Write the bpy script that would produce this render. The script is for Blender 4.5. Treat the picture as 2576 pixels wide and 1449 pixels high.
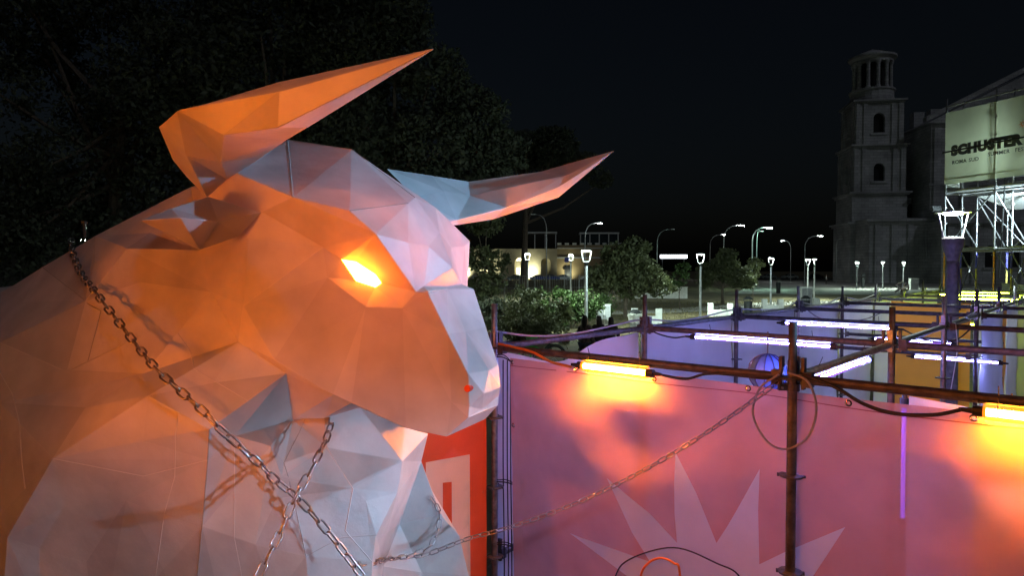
import bpy, bmesh, math, random
import numpy as np
from mathutils import Vector, Matrix, Quaternion
from mathutils.geometry import delaunay_2d_cdt
for o in list(bpy.data.objects): bpy.data.objects.remove(o)
S = bpy.context.scene
COL = S.collection
R = math.radians
random.seed(5); RNG = np.random.default_rng(5)

# ------------------------------------------------------------------ camera
HC = 3.0
cam_d = bpy.data.cameras.new('camera'); cam = bpy.data.objects.new('camera', cam_d); COL.objects.link(cam)
cam_d.sensor_width = 36; cam_d.lens = 24.0; cam_d.clip_end = 2000; cam_d.clip_start = 0.05
cam.location = (0, 0, HC); cam.rotation_euler = (R(90 - 1.651), 0, 0)
S.camera = cam
# ------------------------------------------------------------------ night sky, moon, exposure
world = bpy.data.worlds.new('World'); S.world = world; world.use_nodes = True
wn = world.node_tree; bg = wn.nodes['Background']
sky = wn.nodes.new('ShaderNodeTexSky'); sky.sky_type = 'NISHITA'; sky.sun_disc = False
sky.sun_elevation = R(38); sky.sun_rotation = R(142); sky.altitude = 50; sky.dust_density = 5.0; sky.ozone_density = 1.0; sky.air_density = 1.0
wn.links.new(sky.outputs['Color'], bg.inputs['Color']); bg.inputs['Strength'].default_value = 0.0014
sun_d = bpy.data.lights.new('moon', 'SUN'); sun_d.energy = 0.16; sun_d.angle = R(2); sun_d.color = (0.72, 0.82, 1.0)
sun = bpy.data.objects.new('moon', sun_d); COL.objects.link(sun)
sun.rotation_euler = (R(52), 0, R(38))
S.view_settings.view_transform = 'Standard'; S.view_settings.look = 'None'
S.view_settings.exposure = 0.0; S.view_settings.gamma = 1.0; S.view_settings.use_curve_mapping = False
S.cycles.use_denoising = True; S.cycles.max_bounces = 8; S.cycles.transparent_max_bounces = 16
S.cycles.sample_clamp_indirect = 4.0; S.cycles.use_light_tree = True
S.cycles.caustics_reflective = False; S.cycles.caustics_refractive = False

# ------------------------------------------------------------------ helpers
def V(*a): return Vector(a)
MATS = {}
def mat(name, c, rough=.6, metal=0., var=.18, scale=8., bump=.0, bscale=60., trans=0., transp=0., emit=None, es=0., spec=.5, var_c=None):
    if name in MATS: return MATS[name]
    m = bpy.data.materials.new(name); m.use_nodes = True; nt = m.node_tree; N = nt.nodes; Lk = nt.links
    bs = N['Principled BSDF']; out = N['Material Output']
    tc = N.new('ShaderNodeTexCoord'); nz = N.new('ShaderNodeTexNoise'); nz.inputs['Scale'].default_value = scale; nz.inputs['Detail'].default_value = 6
    Lk.new(tc.outputs['Object'], nz.inputs['Vector'])
    rp = N.new('ShaderNodeValToRGB'); e = rp.color_ramp.elements
    e[0].position = .32; e[1].position = .68
    c2 = var_c or tuple(min(1, x * (1 + var)) for x in c)
    e[0].color = tuple(x * (1 - var) for x in c) + (1,); e[1].color = tuple(c2) + (1,)
    Lk.new(nz.outputs['Fac'], rp.inputs['Fac']); Lk.new(rp.outputs['Color'], bs.inputs['Base Color'])
    bs.inputs['Roughness'].default_value = rough; bs.inputs['Metallic'].default_value = metal
    bs.inputs['Specular IOR Level'].default_value = spec
    if bump:
        n2 = N.new('ShaderNodeTexNoise'); n2.inputs['Scale'].default_value = bscale; n2.inputs['Detail'].default_value = 4
        Lk.new(tc.outputs['Object'], n2.inputs['Vector'])
        bp = N.new('ShaderNodeBump'); bp.inputs['Strength'].default_value = bump; bp.inputs['Distance'].default_value = .02
        Lk.new(n2.outputs['Fac'], bp.inputs['Height']); Lk.new(bp.outputs['Normal'], bs.inputs['Normal'])
    if emit:
        bs.inputs['Emission Color'].default_value = tuple(emit) + (1,); bs.inputs['Emission Strength'].default_value = es
    sh = bs.outputs['BSDF']
    if trans:
        tl = N.new('ShaderNodeBsdfTranslucent'); Lk.new(rp.outputs['Color'], tl.inputs['Color'])
        mx = N.new('ShaderNodeMixShader'); mx.inputs[0].default_value = trans
        Lk.new(sh, mx.inputs[1]); Lk.new(tl.outputs[0], mx.inputs[2]); sh = mx.outputs[0]
    if transp:
        tp = N.new('ShaderNodeBsdfTransparent'); mx = N.new('ShaderNodeMixShader'); mx.inputs[0].default_value = transp
        Lk.new(sh, mx.inputs[1]); Lk.new(tp.outputs[0], mx.inputs[2]); sh = mx.outputs[0]
    Lk.new(sh, out.inputs['Surface'])
    MATS[name] = m; return m

class MB:
    """collects geometry for one mesh object"""
    def __init__(s): s.v = []; s.f = []; s.mi = []
    def add(s, vs, fs, mi=0):
        o = len(s.v); s.v += [tuple(p) for p in vs]; s.f += [tuple(i + o for i in q) for q in fs]; s.mi += [mi] * len(fs); return s
    def box(s, c, d, rz=0., mi=0, taper=1., M=None):
        x, y, z = (k / 2 for k in d); vs = []
        for sz in (-1, 1):
            t = taper if sz > 0 else 1
            for sx, sy in ((-1, -1), (1, -1), (1, 1), (-1, 1)): vs.append(Vector((sx * x * t, sy * y * t, sz * z)))
        rot = M if M is not None else Matrix.Rotation(rz, 3, 'Z')
        vs = [rot @ p + Vector(c) for p in vs]
        return s.add(vs, [(3, 2, 1, 0), (4, 5, 6, 7), (0, 1, 5, 4), (1, 2, 6, 5), (2, 3, 7, 6), (3, 0, 4, 7)], mi)
    def tube(s, pts, r, n=8, caps=True, mi=0):
        pts = [Vector(p) for p in pts]; rs = r if isinstance(r, (list, tuple)) else [r] * len(pts)
        rings = []; up = None
        for i, p in enumerate(pts):
            t = (pts[min(i + 1, len(pts) - 1)] - pts[max(i - 1, 0)]).normalized()
            if up is None:
                up = Vector((0, 0, 1)) if abs(t.z) < .9 else Vector((1, 0, 0))
            x = t.cross(up)
            if x.length < 1e-4: x = t.cross(Vector((1, 0, 0)))
            x.normalize(); y = x.cross(t).normalized(); up = y
            rings.append([p + (x * math.cos(2 * math.pi * k / n) + y * math.sin(2 * math.pi * k / n)) * rs[i] for k in range(n)])
        vs = [q for rg in rings for q in rg]; fs = []
        for i in range(len(pts) - 1):
            for k in range(n):
                fs.append((i * n + k, i * n + (k + 1) % n, (i + 1) * n + (k + 1) % n, (i + 1) * n + k))
        if caps:
            fs.append(tuple(range(n - 1, -1, -1))); fs.append(tuple((len(pts) - 1) * n + k for k in range(n)))
        return s.add(vs, fs, mi)
    def lathe(s, prof, c=(0, 0, 0), n=16, mi=0, a0=0):
        vs = []; fs = []
        for (r, z) in prof:
            for k in range(n): a = a0 + 2 * math.pi * k / n; vs.append((c[0] + r * math.cos(a), c[1] + r * math.sin(a), c[2] + z))
        for i in range(len(prof) - 1):
            for k in range(n): fs.append((i * n + k, i * n + (k + 1) % n, (i + 1) * n + (k + 1) % n, (i + 1) * n + k))
        fs.append(tuple(range(n - 1, -1, -1))); fs.append(tuple((len(prof) - 1) * n + k for k in range(n)))
        return s.add(vs, fs, mi)
    def prism(s, poly, p0, ex, ey, ez, depth, mi=0):
        """2D polygon in (ex,ey) at p0 extruded along ez"""
        n = len(poly); p0 = Vector(p0); ex = Vector(ex); ey = Vector(ey); ez = Vector(ez)
        a = [p0 + ex * x + ey * y for x, y in poly]; b = [p + ez * depth for p in a]
        fs = [tuple(range(n - 1, -1, -1)), tuple(range(n, 2 * n))] + [(i, (i + 1) % n, n + (i + 1) % n, n + i) for i in range(n)]
        return s.add(a + b, fs, mi)
    def mesh(s, name):
        me = bpy.data.meshes.new(name); me.from_pydata(s.v, [], s.f); me.update(); return me
    def build(s, name, m, parent=None, smooth=False, loc=None):
        me = s.mesh(name)
        for q in (m if isinstance(m, (list, tuple)) else [m]): me.materials.append(q)
        if any(s.mi): me.polygons.foreach_set('material_index', s.mi)
        if smooth: me.polygons.foreach_set('use_smooth', [True] * len(me.polygons))
        return link(name, me, parent, loc)
def link(name, me, parent=None, loc=None):
    o = bpy.data.objects.new(name, me); COL.objects.link(o)
    if parent is not None: o.parent = parent
    if loc is not None: o.location = loc
    return o
def tag(o, label, cat, group=None, kind=None):
    if label: o['label'] = label
    if cat: o['category'] = cat
    if group: o['group'] = group
    if kind: o['kind'] = kind
    return o
def empty(name, label, cat, loc=(0, 0, 0), rz=0., group=None):
    o = bpy.data.objects.new(name, None); COL.objects.link(o); o.location = loc; o.rotation_euler = (0, 0, rz); o.empty_display_size = .1
    return tag(o, label, cat, group)
def copy_tree(o, parent=None):
    c = o.copy(); COL.objects.link(c); c.parent = parent
    for ch in [x for x in o.children]: copy_tree(ch, c)
    return c
def spline(pts, n=6):
    """Catmull-Rom through points"""
    P = [Vector(p) for p in pts]; P = [P[0] * 2 - P[1]] + P + [P[-1] * 2 - P[-2]]; out = []
    for i in range(1, len(P) - 2):
        for k in range(n):
            t = k / n
            out.append(.5 * ((2 * P[i]) + (P[i + 1] - P[i - 1]) * t + (2 * P[i - 1] - 5 * P[i] + 4 * P[i + 1] - P[i + 2]) * t * t + (3 * P[i] - P[i - 1] - 3 * P[i + 1] + P[i + 2]) * t ** 3))
    return out + [P[-2]]
def text_mesh(name, txt, size, m, parent, M, bold=.0, spacing=1., depth=.004):
    cu = bpy.data.curves.new(name, 'FONT'); cu.body = txt; cu.size = size; cu.offset = bold; cu.extrude = depth; cu.space_character = spacing; cu.resolution_u = 3
    t = bpy.data.objects.new(name + '_tmp', cu); COL.objects.link(t)
    dg = bpy.context.evaluated_depsgraph_get(); me = bpy.data.meshes.new_from_object(t.evaluated_get(dg)); bpy.data.objects.remove(t)
    me.name = name; me.materials.clear(); me.materials.append(m); me.transform(M)
    return link(name, me, parent)

# ------------------------------------------------------------------ materials
GALV = mat('galvanised_steel', (.36, .37, .39), .42, .75, .3, 30, .15, 120)
RUST = mat('weathered_steel', (.095, .092, .095), .5, .4, .4, 22, .2, 90)
BLACK = mat('black_plastic', (.02, .02, .022), .5)
RUBBER = mat('black_cable', (.025, .024, .026), .55)
GREYC = mat('grey_cable', (.32, .31, .30), .6)
ORNC = mat('orange_cable', (.75, .22, .03), .5)
CHAINM = mat('zinc_plated_chain', (.42, .41, .40), .28, 1., .15, 40)
BULLM = mat('white_plastic_sheet', (.76, .75, .73), .40, 0, .18, 3.2, .22, 14, trans=.18)
_n = BULLM.node_tree; _b = _n.nodes['Principled BSDF']; _c = _b.inputs['Base Color'].links[0].from_socket
_a = _n.nodes.new('ShaderNodeVertexColor'); _a.layer_name = 'tone'; _m = _n.nodes.new('ShaderNodeMix'); _m.data_type = 'RGBA'; _m.blend_type = 'MULTIPLY'; _m.inputs[0].default_value = 1
_n.links.new(_c, _m.inputs[6]); _n.links.new(_a.outputs['Color'], _m.inputs[7]); _n.links.new(_m.outputs[2], _b.inputs['Base Color'])
SEAMM = mat('sheet_seam_tape', (.74, .72, .68), .35, 0, .1)
GRIME = mat('grimy_seam', (.45, .42, .39), .6, 0, .2)
BARK = mat('bark', (.10, .075, .055), .9, 0, .35, 6, .6, 20)
LEAF_D = mat('dark_foliage', (.055, .065, .04), .7, 0, .4, 1.5, trans=.2)
LEAF_M = mat('olive_foliage', (.075, .085, .035), .65, 0, .4, 1.5, trans=.2)
LEAF_G = mat('green_foliage', (.045, .08, .02), .65, 0, .4, 2, trans=.25)
STONE = mat('travertine', (.48, .47, .48), .85, 0, .30, .22, .25, 3)
STONE_D = mat('dark_stone', (.10, .10, .10), .9, 0, .2)
def coursed(m, w=1.4, h=.62):
    """ashlar courses: slightly darker joints and uneven block tone"""
    nt = m.node_tree; N = nt.nodes; Lk = nt.links; bs = N['Principled BSDF']
    src = bs.inputs['Base Color'].links[0].from_socket
    tc = N.new('ShaderNodeTexCoord'); sp = N.new('ShaderNodeSeparateXYZ'); ad = N.new('ShaderNodeMath'); cb = N.new('ShaderNodeCombineXYZ')
    Lk.new(tc.outputs['Object'], sp.inputs[0]); Lk.new(sp.outputs['X'], ad.inputs[0]); Lk.new(sp.outputs['Y'], ad.inputs[1]); Lk.new(ad.outputs[0], cb.inputs['X']); Lk.new(sp.outputs['Z'], cb.inputs['Y'])
    br = N.new('ShaderNodeTexBrick'); br.inputs['Scale'].default_value = 1; br.inputs['Brick Width'].default_value = w; br.inputs['Row Height'].default_value = h; br.inputs['Mortar Size'].default_value = .03
    br.inputs['Color1'].default_value = (1, 1, 1, 1); br.inputs['Color2'].default_value = (.78, .78, .78, 1); br.inputs['Mortar'].default_value = (.45, .45, .45, 1)
    Lk.new(cb.outputs[0], br.inputs['Vector'])
    mx = N.new('ShaderNodeMix'); mx.data_type = 'RGBA'; mx.blend_type = 'MULTIPLY'; mx.inputs[0].default_value = 1
    Lk.new(src, mx.inputs[6]); Lk.new(br.outputs['Color'], mx.inputs[7]); Lk.new(mx.outputs[2], bs.inputs['Base Color'])
coursed(STONE)
CONC = mat('white_concrete', (.78, .79, .75), .8, 0, .12, 5, .1, 40)
DARKM = mat('dark_painted_steel', (.035, .037, .04), .45, .3)
LAMPM = mat('aluminium_lamp_arm', (.55, .56, .57), .35, .6)
CORTEN = mat('rust_brown_paint', (.13, .115, .105), .65, 0, .3, 14, .1)
VOID = mat('dark_opening', (.01, .01, .011), .9)
GLASS = mat('dark_glass', (.02, .03, .035), .08, 0, .1)
def emitter(name, c, s): return mat(name, c, .4, 0, .0, emit=c, es=s)
LAMPLIT = emitter('lamp_diffuser', (.78, 1.0, .86), 2400)

# ================================================================== the setting
GRASS = mat('dry_park_grass', (.12, .09, .045), .95, 0, .45, .5, .6, 14, var_c=(.17, .14, .065))
PAVE = mat('pale_paving', (.34, .33, .30), .85, 0, .18, .8, .2, 20)
ASPH = mat('asphalt', (.05, .05, .052), .9, 0, .25, 3, .3, 60)
YARD = mat('yard_gravel', (.16, .14, .12), .95, 0, .3, 4, .5, 50)
def sheet(name, poly, z, m):
    mb = MB(); mb.add([(x, y, z) for x, y in poly], [tuple(range(len(poly)))]); o = mb.build(name, m); o['kind'] = 'structure'; return o
def rumpled_ground():
    n = 90; xs = np.linspace(-400, 500, n); ys = np.linspace(-60, 640, n); v = []; f = []
    for j in range(n):
        for i in range(n): v.append((xs[i], ys[j], 0.))
    for j in range(n - 1):
        for i in range(n - 1): f.append((j * n + i, j * n + i + 1, (j + 1) * n + i + 1, (j + 1) * n + i))
    mb = MB(); mb.v = v; mb.f = f; mb.mi = [0] * len(f)
    o = mb.build('ground', GRASS); o['kind'] = 'structure'
rumpled_ground()
sheet('yard_floor', [(-7, -2), (14, -2), (19, 21), (9, 22), (-1.2, 5.2), (-7, 8)], .004, YARD)
sheet('park_path', [(-20, 50), (-2, 44), (10, 49), (22, 60), (38, 66), (70, 70), (70, 66.5), (40, 63), (24, 57), (12, 46.5), (-2, 41), (-20, 46)], .004, PAVE)
sheet('church_square', [(26, 80), (70, 72), (140, 74), (180, 180), (58, 190), (44, 125)], .008, PAVE)
sheet('road', [(-150, 150), (60, 193), (200, 210), (200, 222), (60, 207), (-150, 172)], .004, ASPH)

# ---- grass blades in the lit lawn (uncountable)
def grass_tufts():
    n = 9000; x = RNG.uniform(2, 36, n); y = RNG.uniform(24, 62, n); k = (x / y > -.02) & (x / y < .62); x, y = x[k], y[k]; n = len(x)
    h = RNG.uniform(.06, .16, n); a = RNG.uniform(0, 6.28, n); w = .035
    dx, dy = np.cos(a) * w, np.sin(a) * w; lx, ly = RNG.normal(0, .04, n), RNG.normal(0, .04, n)
    v = np.stack([np.stack([x - dx, y - dy, x * 0], 1), np.stack([x + dx, y + dy, x * 0], 1), np.stack([x + lx, y + ly, h], 1)], 1).reshape(-1, 3)
    me = bpy.data.meshes.new('grass'); me.from_pydata(v.tolist(), [], np.arange(3 * n).reshape(-1, 3).tolist()); me.materials.append(mat('grass_blades', (.16, .14, .06), .9))
    tag(link('grass', me), 'short dry grass tufts across the park lawn', 'grass', kind='stuff')
grass_tufts()

# ------------------------------------------------------------------ church and bell tower
def rot_box(mb, c, d, rz, **k): return mb.box(c, d, rz, **k)
def arch_poly(w, h, n=8):
    r = w / 2; p = [(-r, 0), (r, 0), (r, h - r)]
    return p + [(r * math.cos(math.pi * k / n), h - r + r * math.sin(math.pi * k / n)) for k in range(1, n)] + [(-r, h - r)]
def wall_with_arch(mb, w, h, T, aw, ah, az, depth=.9):
    """front wall slab (plane y=0 facing -y) w x h with an arched hole, transformed by T"""
    r = aw / 2; n = 10
    arc = [(r * math.cos(math.pi - math.pi * k / n), az + ah - r + r * math.sin(math.pi * k / n)) for k in range(n + 1)]
    inner = [(-r, az)] + arc + [(r, az)]
    vs = [(-w / 2, 0, 0), (-w / 2, 0, h), (w / 2, 0, h), (w / 2, 0, 0), (-r, 0, 0), (r, 0, 0)] + [(x, 0, z) for x, z in inner] + [(x, depth, z) for x, z in inner]
    i0 = 6; m = len(inner); fs = []
    fs.append((0, 4, i0, i0 + 1, 1)); fs.append((5, 3, 2, i0 + m - 2, i0 + m - 1)); fs.append((4, 5, i0 + m - 1, i0))
    half = (m) // 2
    for k in range(1, m - 2):
        fs.append((i0 + k + 1, i0 + k, 1 if k < half else 2))
    fs.append((1, i0 + half, 2))
    for k in range(m): fs.append((i0 + k, i0 + (k + 1) % m, i0 + m + (k + 1) % m, i0 + m + k))
    mb.add([T @ Vector(p) for p in vs], fs)
def bell_tower():
    rz = R(-9); t = empty('bell_tower', 'tall dim stone bell tower with round colonnaded lantern', 'tower', (79.5, 152, 0), rz)
    def stage(nm, w, z0, z1, aw=0, ah=0, az=0):
        mb = MB()
        if aw:
            for k in range(4):
                T = Matrix.Rotation(k * math.pi / 2, 4, 'Z') @ Matrix.Translation((0, -w / 2, z0)); wall_with_arch(mb, w, z1 - z0, T, aw, ah, az)
            s = mb.build(nm, STONE, t)
            for k in range(4):
                T = Matrix.Rotation(k * math.pi / 2, 4, 'Z') @ Matrix.Translation((0, -w / 2 + .8, z0 + az))
                b = MB(); b.add([T @ Vector((x, 0, z)) for x, z in arch_poly(aw + .2, ah + .1)], [tuple(range(len(arch_poly(1, 2))))]); b.build('arch_opening', VOID, s)
                sg = MB(); sg.prism([(-aw * .75, 0), (aw * .75, 0), (aw * .75, .35), (-aw * .75, .35)], T @ Vector((0, -1.05, -.5)), T.to_3x3() @ Vector((1, 0, 0)), (0, 0, 1), T.to_3x3() @ Vector((0, 1, 0)), .4); sg.build('sill', STONE, s)
                for sx in (-1, 1):
                    for off in (.46, .30):
                        pl = MB(); c = Matrix.Rotation(k * math.pi / 2, 3, 'Z') @ Vector((sx * w * off, -w / 2 - .12, (z0 + z1) / 2)); pl.box(c, (w * .085, .3, z1 - z0 - .3), k * math.pi / 2); pl.build('pilaster', STONE, s)
        else:
            mb.box((0, 0, (z0 + z1) / 2), (w, w, z1 - z0)); s = mb.build(nm, STONE, t)
        c = MB(); c.box((0, 0, z1 - .55), (w + .7, w + .7, .4)); c.box((0, 0, z1 - .16), (w + 1.5, w + 1.5, .36)); c.build('cornice', STONE, t)
    stage('base_stage', 11.8, 0, 12.9); stage('plinth_stage', 11.0, 12.9, 19.4); stage('lower_belfry', 10.2, 19.4, 29.6, 2.2, 3.8, 2.4); stage('upper_belfry', 9.3, 29.6, 39.2, 2.3, 4.2, 2.6)
    MB().lathe([(4.6, 39.2), (4.6, 40), (4.35, 40.2), (4.35, 41.6), (4.7, 41.8), (4.7, 42.1)], n=20).build('drum', STONE, t)
    MB().lathe([(2.5, 42.1), (2.5, 48)], n=14).build('lantern_core', VOID, t)
    for k in range(12):
        a = 2 * math.pi * k / 12; MB().lathe([(.55, 42.1), (.55, 42.5), (.42, 42.7), (.37, 47.3), (.55, 47.6), (.6, 48)], (3.7 * math.cos(a), 3.7 * math.sin(a), 0), 8).build('column', STONE, t)
    MB().lathe([(4.2, 48), (4.2, 48.5), (4.9, 49), (4.9, 49.4), (3.6, 49.9), (.4, 51.2)], n=20).build('lantern_roof', STONE, t)
bell_tower()
def church():
    t = empty('church', 'dim stone basilica with gabled transept behind the scaffold tower', 'church', (0, 0, 0))
    a = R(-6)
    E = Vector((math.cos(a), math.sin(a), 0)); Nn = Vector((-E.y, E.x, 0))
    O = Vector((70, 140, 0))
    def P(x, y, z): return O + E * x + Nn * y + Vector((0, 0, z))
    def blk(nm, x0, x1, y0, y1, z0, z1, m=STONE): return MB().box(P((x0 + x1) / 2, (y0 + y1) / 2, (z0 + z1) / 2), (x1 - x0, y1 - y0, z1 - z0), a).build(nm, m, t)
    def corn(x0, x1, y0, z, d=.9): MB().box(P((x0 + x1) / 2, y0 + .5, z), (x1 - x0 + 2 * d, 1 + 2 * d, .45), a).build('cornice', STONE, t); MB().box(P((x0 + x1) / 2, y0 + .5, z - .5), (x1 - x0 + d, 1 + d, .5), a).build('cornice', STONE, t)
    blk('aisle_wall', 3, 22, 0, 14, 0, 13.2); corn(3, 22, 0, 12.8)
    blk('portico_wall', 14, 60, -6, 8, 0, 12.2); corn(14, 60, -6, 11.9); blk('attic_wall', 15.5, 60, -4, 7, 12.2, 15)
    for k in range(9):
        blk('pilaster', 15 + k * 4.4, 16.2 + k * 4.4, -6.35, -5.98, 0, 11.2)
    for k in range(4): blk('pilaster', 4 + k * 3.2, 5 + k * 3.2, -.35, .02, 0, 12)
    for k in range(5):
        x = 18.4 + k * 4.4; b = MB(); b.prism(arch_poly(1.7, 4.2), P(x, -6.02, 3.2), E, (0, 0, 1), Nn, -.05); b.build('window', VOID, t)
        MB().box(P(x, -6.2, 3.0), (2.4, .4, .3), a).build('sill', STONE, t)
    blk('rear_wall', 6, 24, 12, 24, 13, 18.5, STONE)
    for k in range(3): b = MB(); b.prism(arch_poly(1.6, 3.), P(13 + k * 3.4, 11.98, 14.2), E, (0, 0, 1), Nn, -.05); b.build('window', VOID, t)
    # transept with gable
    gx0, gx1, gy = 16.5, 56.5, 4
    blk('transept_wall', gx0, gx1, gy, gy + 16, 12, 33); corn(gx0, gx1, gy, 20.4, .5)
    g = MB(); g.prism([(gx0 - 1.2, 33), (gx1 + 1.2, 33), ((gx0 + gx1) / 2, 43.5)], P(0, gy - .8, 0), E, (0, 0, 1), Nn, 17); g.build('gable', STONE, t)
    for sx in (0, 1):
        p0 = P(gx0 - 1.6 if sx == 0 else gx1 + 1.6, gy - 1.4, 33.2); p1 = P((gx0 + gx1) / 2, gy - 1.4, 44.2)
        MB().add([p0, p1, p1 + V(0, 0, 1), p0 + V(0, 0, 1)] + [q + Nn * 1.6 for q in (p0, p1, p1 + V(0, 0, 1), p0 + V(0, 0, 1))], [(0, 1, 2, 3), (7, 6, 5, 4), (0, 4, 5, 1), (3, 2, 6, 7), (1, 5, 6, 2), (0, 3, 7, 4)]).build('raking_cornice', STONE, t)
    b = MB(); b.prism([(1.5 * math.cos(k * math.pi / 8), 1.5 * math.sin(k * math.pi / 8)) for k in range(16)], P((gx0 + gx1) / 2, gy - .83, 36.5), E, (0, 0, 1), Nn, -.05); b.build('oculus', VOID, t)
    for k in range(8): blk('pilaster', gx0 + .5 + k * 5.3, gx0 + 2 + k * 5.3, gy - .4, gy + .02, 15.1, 32)
    for k in range(2): blk('chimney', gx0 + 2 + k * 3.5, gx0 + 4.2 + k * 3.5, gy + 12, gy + 14, 33, 38 + k * .6)
church()

# ------------------------------------------------------------------ floodlit building far left
def lit_building():
    WALLC = mat('cream_render', (.46, .40, .27), .85, 0, .25, .25, .2, 6)
    WALLO = mat('ochre_render', (.40, .30, .16), .85, 0, .2, .3, .2, 6)
    WHITE = mat('white_trim', (.7, .7, .66), .7)
    t = empty('lit_building', 'long floodlit cream building with arched openings behind parked cars', 'building', (-8, 182, 0), R(-3))
    def bx(nm, x0, x1, y0, y1, z0, z1, m): return MB().box(((x0 + x1) / 2, (y0 + y1) / 2, (z0 + z1) / 2), (x1 - x0, y1 - y0, z1 - z0), 0).build(nm, m, t)
    w = MB()
    segs = [(-2, 6), (6, 14), (14, 20)]
    for x0, x1 in segs: wall_with_arch(w, x1 - x0, 8.2, Matrix.Translation(((x0 + x1) / 2, 0, 0)), 2.6, 5.6, .1, 1.2)
    w.build('arcade_wall', WALLC, t); bx('arcade_back', -2, 20, 1.2, 6, 0, 8.1, WALLC)
    w = MB()
    for x0, x1 in [(20, 25.5), (25.5, 31), (31, 38)]: wall_with_arch(w, x1 - x0, 9.2, Matrix.Translation(((x0 + x1) / 2, .4, 0)), 1.7, 3.6, .1, .8)
    w.build('ochre_wall', WALLO, t); bx('ochre_back', 20, 38, 1.2, 8, 0, 9.1, WALLO)
    bx('string_course', 19.9, 38, .1, .42, 5.6, 6.0, WHITE); bx('string_course', 19.9, 38, .1, .42, 8.2, 8.45, WHITE)
    for k in range(9): bx('merlon', 20 + k * 2., 21.1 + k * 2., .3, .7, 9.21, 9.75, WHITE)
    # glazed roof pavilion
    bx('pavilion_roof', 11, 20, 2, 8, 12.4, 12.8, WHITE); bx('pavilion_roof', 26, 36.5, 2, 8, 12.2, 12.6, WHITE)
    for k in range(5): bx('pavilion_post', 26.1 + k * 2.5, 26.35 + k * 2.5, 2.1, 2.35, 9.2, 12.2, WHITE)
    for k in range(4): bx('pavilion_pane', 26.4 + k * 2.5, 28.55 + k * 2.5, 2.2, 2.26, 9.25, 12.15, GLASS)
    for k in range(4): bx('pavilion_post', 11.1 + k * 2.8, 11.35 + k * 2.8, 2.1, 2.35, 8.2, 12.4, WHITE)
    for x in (22.7, 28.2): p = bx('door', x - .7, x + .7, .9, 1.0, .1, 2.7, DARKM); MB().box((x, .5, 3.2), (2.2, 1.0, .9), 0, taper=.6).build('awning', DARKM, t)
    bx('lit_door', 30.2, 31.4, .33, .38, .2, 2.4, emitter('warm_window', (1., .95, .6), 2.2))
    bx('lit_door', 9.2, 10.2, -.06, -.02, .3, 3.2, emitter('warm_window2', (.95, 1., .75), 2.0))
    # rough old brick ruin beside it
    r = MB(); r.add([(-9, 0, 0), (-2, 0, 0), (-2, 0, 7.6), (-3.2, 0, 8.6), (-4.6, 0, 7.4), (-6.4, 0, 8.0), (-7.6, 0, 5.6), (-9, 0, 4.6)], [tuple(range(8))]); r.add([(-9, 3, 0), (-2, 3, 0), (-2, 3, 7.6), (-9, 3, 4.6)], [(3, 2, 1, 0)])
    r.build('old_wall', WALLC, t)
    for x, y, z, e in ((-5, -1.2, .3, 260), (1.9, -1.4, .3, 200), (9.8, .5, 4.9, 90), (13, -1.6, .3, 160), (23, -1.8, .3, 40)):
        fx = MB().box((x, y, z), (.5, .25, .25), 0).build('uplight', DARKM, t)
        ld = bpy.data.lights.new('uplight_beam', 'SPOT'); ld.energy = e * 26; ld.color = (.95, 1., .72); ld.spot_size = R(120); ld.spot_blend = 1; ld.shadow_soft_size = .15
        lo = bpy.data.objects.new('uplight_beam', ld); COL.objects.link(lo); lo.parent = fx; lo.location = (x, y - .3, z + .3); lo.rotation_euler = (R(128), 0, 0)
lit_building()

# ------------------------------------------------------------------ trees
def leaves(blobs, n, size, m, name, parent, flat=.0):
    P = []
    vol = np.array([b[1] ** 2 for b in blobs]); cnt = (n * vol / vol.sum()).astype(int) + 1
    for (c, r, *sq), k in zip(blobs, cnt):
        s = sq[0] if sq else .8
        d = RNG.normal(size=(k, 3)); d /= np.linalg.norm(d, axis=1)[:, None]
        rad = r * RNG.uniform(.45, 1.08, k) ** .6
        # clump the leaves around sub-centres
        q = d * rad[:, None]; cl = RNG.normal(size=(max(4, k // 90), 3)); cl /= np.linalg.norm(cl, axis=1)[:, None]; cl *= r * RNG.uniform(.55, 1., len(cl))[:, None]
        pick = RNG.integers(0, len(cl), k); mixw = RNG.random(k)[:, None] < .62
        q = np.where(mixw, cl[pick] + RNG.normal(0, r * .13, (k, 3)), q); q[:, 2] *= s
        P.append(q + np.array(c))
    P = np.concatenate(P); k = len(P)
    a = RNG.normal(size=(k, 3)); a /= np.linalg.norm(a, axis=1)[:, None]; b = RNG.normal(size=(k, 3)); b -= (a * b).sum(1)[:, None] * a; b /= np.linalg.norm(b, axis=1)[:, None]
    s = size * RNG.uniform(.6, 1.4, k)[:, None]; a *= s; b *= s * .5
    v = np.stack([P - a, P + b, P + a, P - b], 1).reshape(-1, 3)
    me = bpy.data.meshes.new(name); me.from_pydata(v.tolist(), [], np.arange(4 * k).reshape(-1, 4).tolist()); me.materials.append(m)
    return link(name, me, parent)
def limbs(mb, base, top, r, blobs, n=8):
    base, top = Vector(base), Vector(top); mid = base.lerp(top, .5) + V(random.uniform(-.04, .04), random.uniform(-.04, .04), 0) * (top - base).length
    mb.tube([base - V(0, 0, .2), base + V(0, 0, .02), base.lerp(mid, .3), mid, top], [r * 1.5, r * 1.35, r, r * .85, r * .55], n)
    for c, rr, *_ in blobs:
        c = Vector(c); s = mid.lerp(top, random.uniform(.1, .95)); mb.tube([s, s.lerp(c, .5) + V(0, 0, -.06 * (c - s).length), c], [r * .45, r * .3, r * .12], 5)
def tree(name, label, loc, trunk_top, r, blobs, n, size, m, group=None):
    t = empty(name, label, 'tree', loc, 0, group)
    mb = MB(); limbs(mb, (0, 0, 0), trunk_top, r, blobs); mb.build('trunk', BARK, t)
    leaves(blobs, n, size, m, 'crown', t); return t
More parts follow.
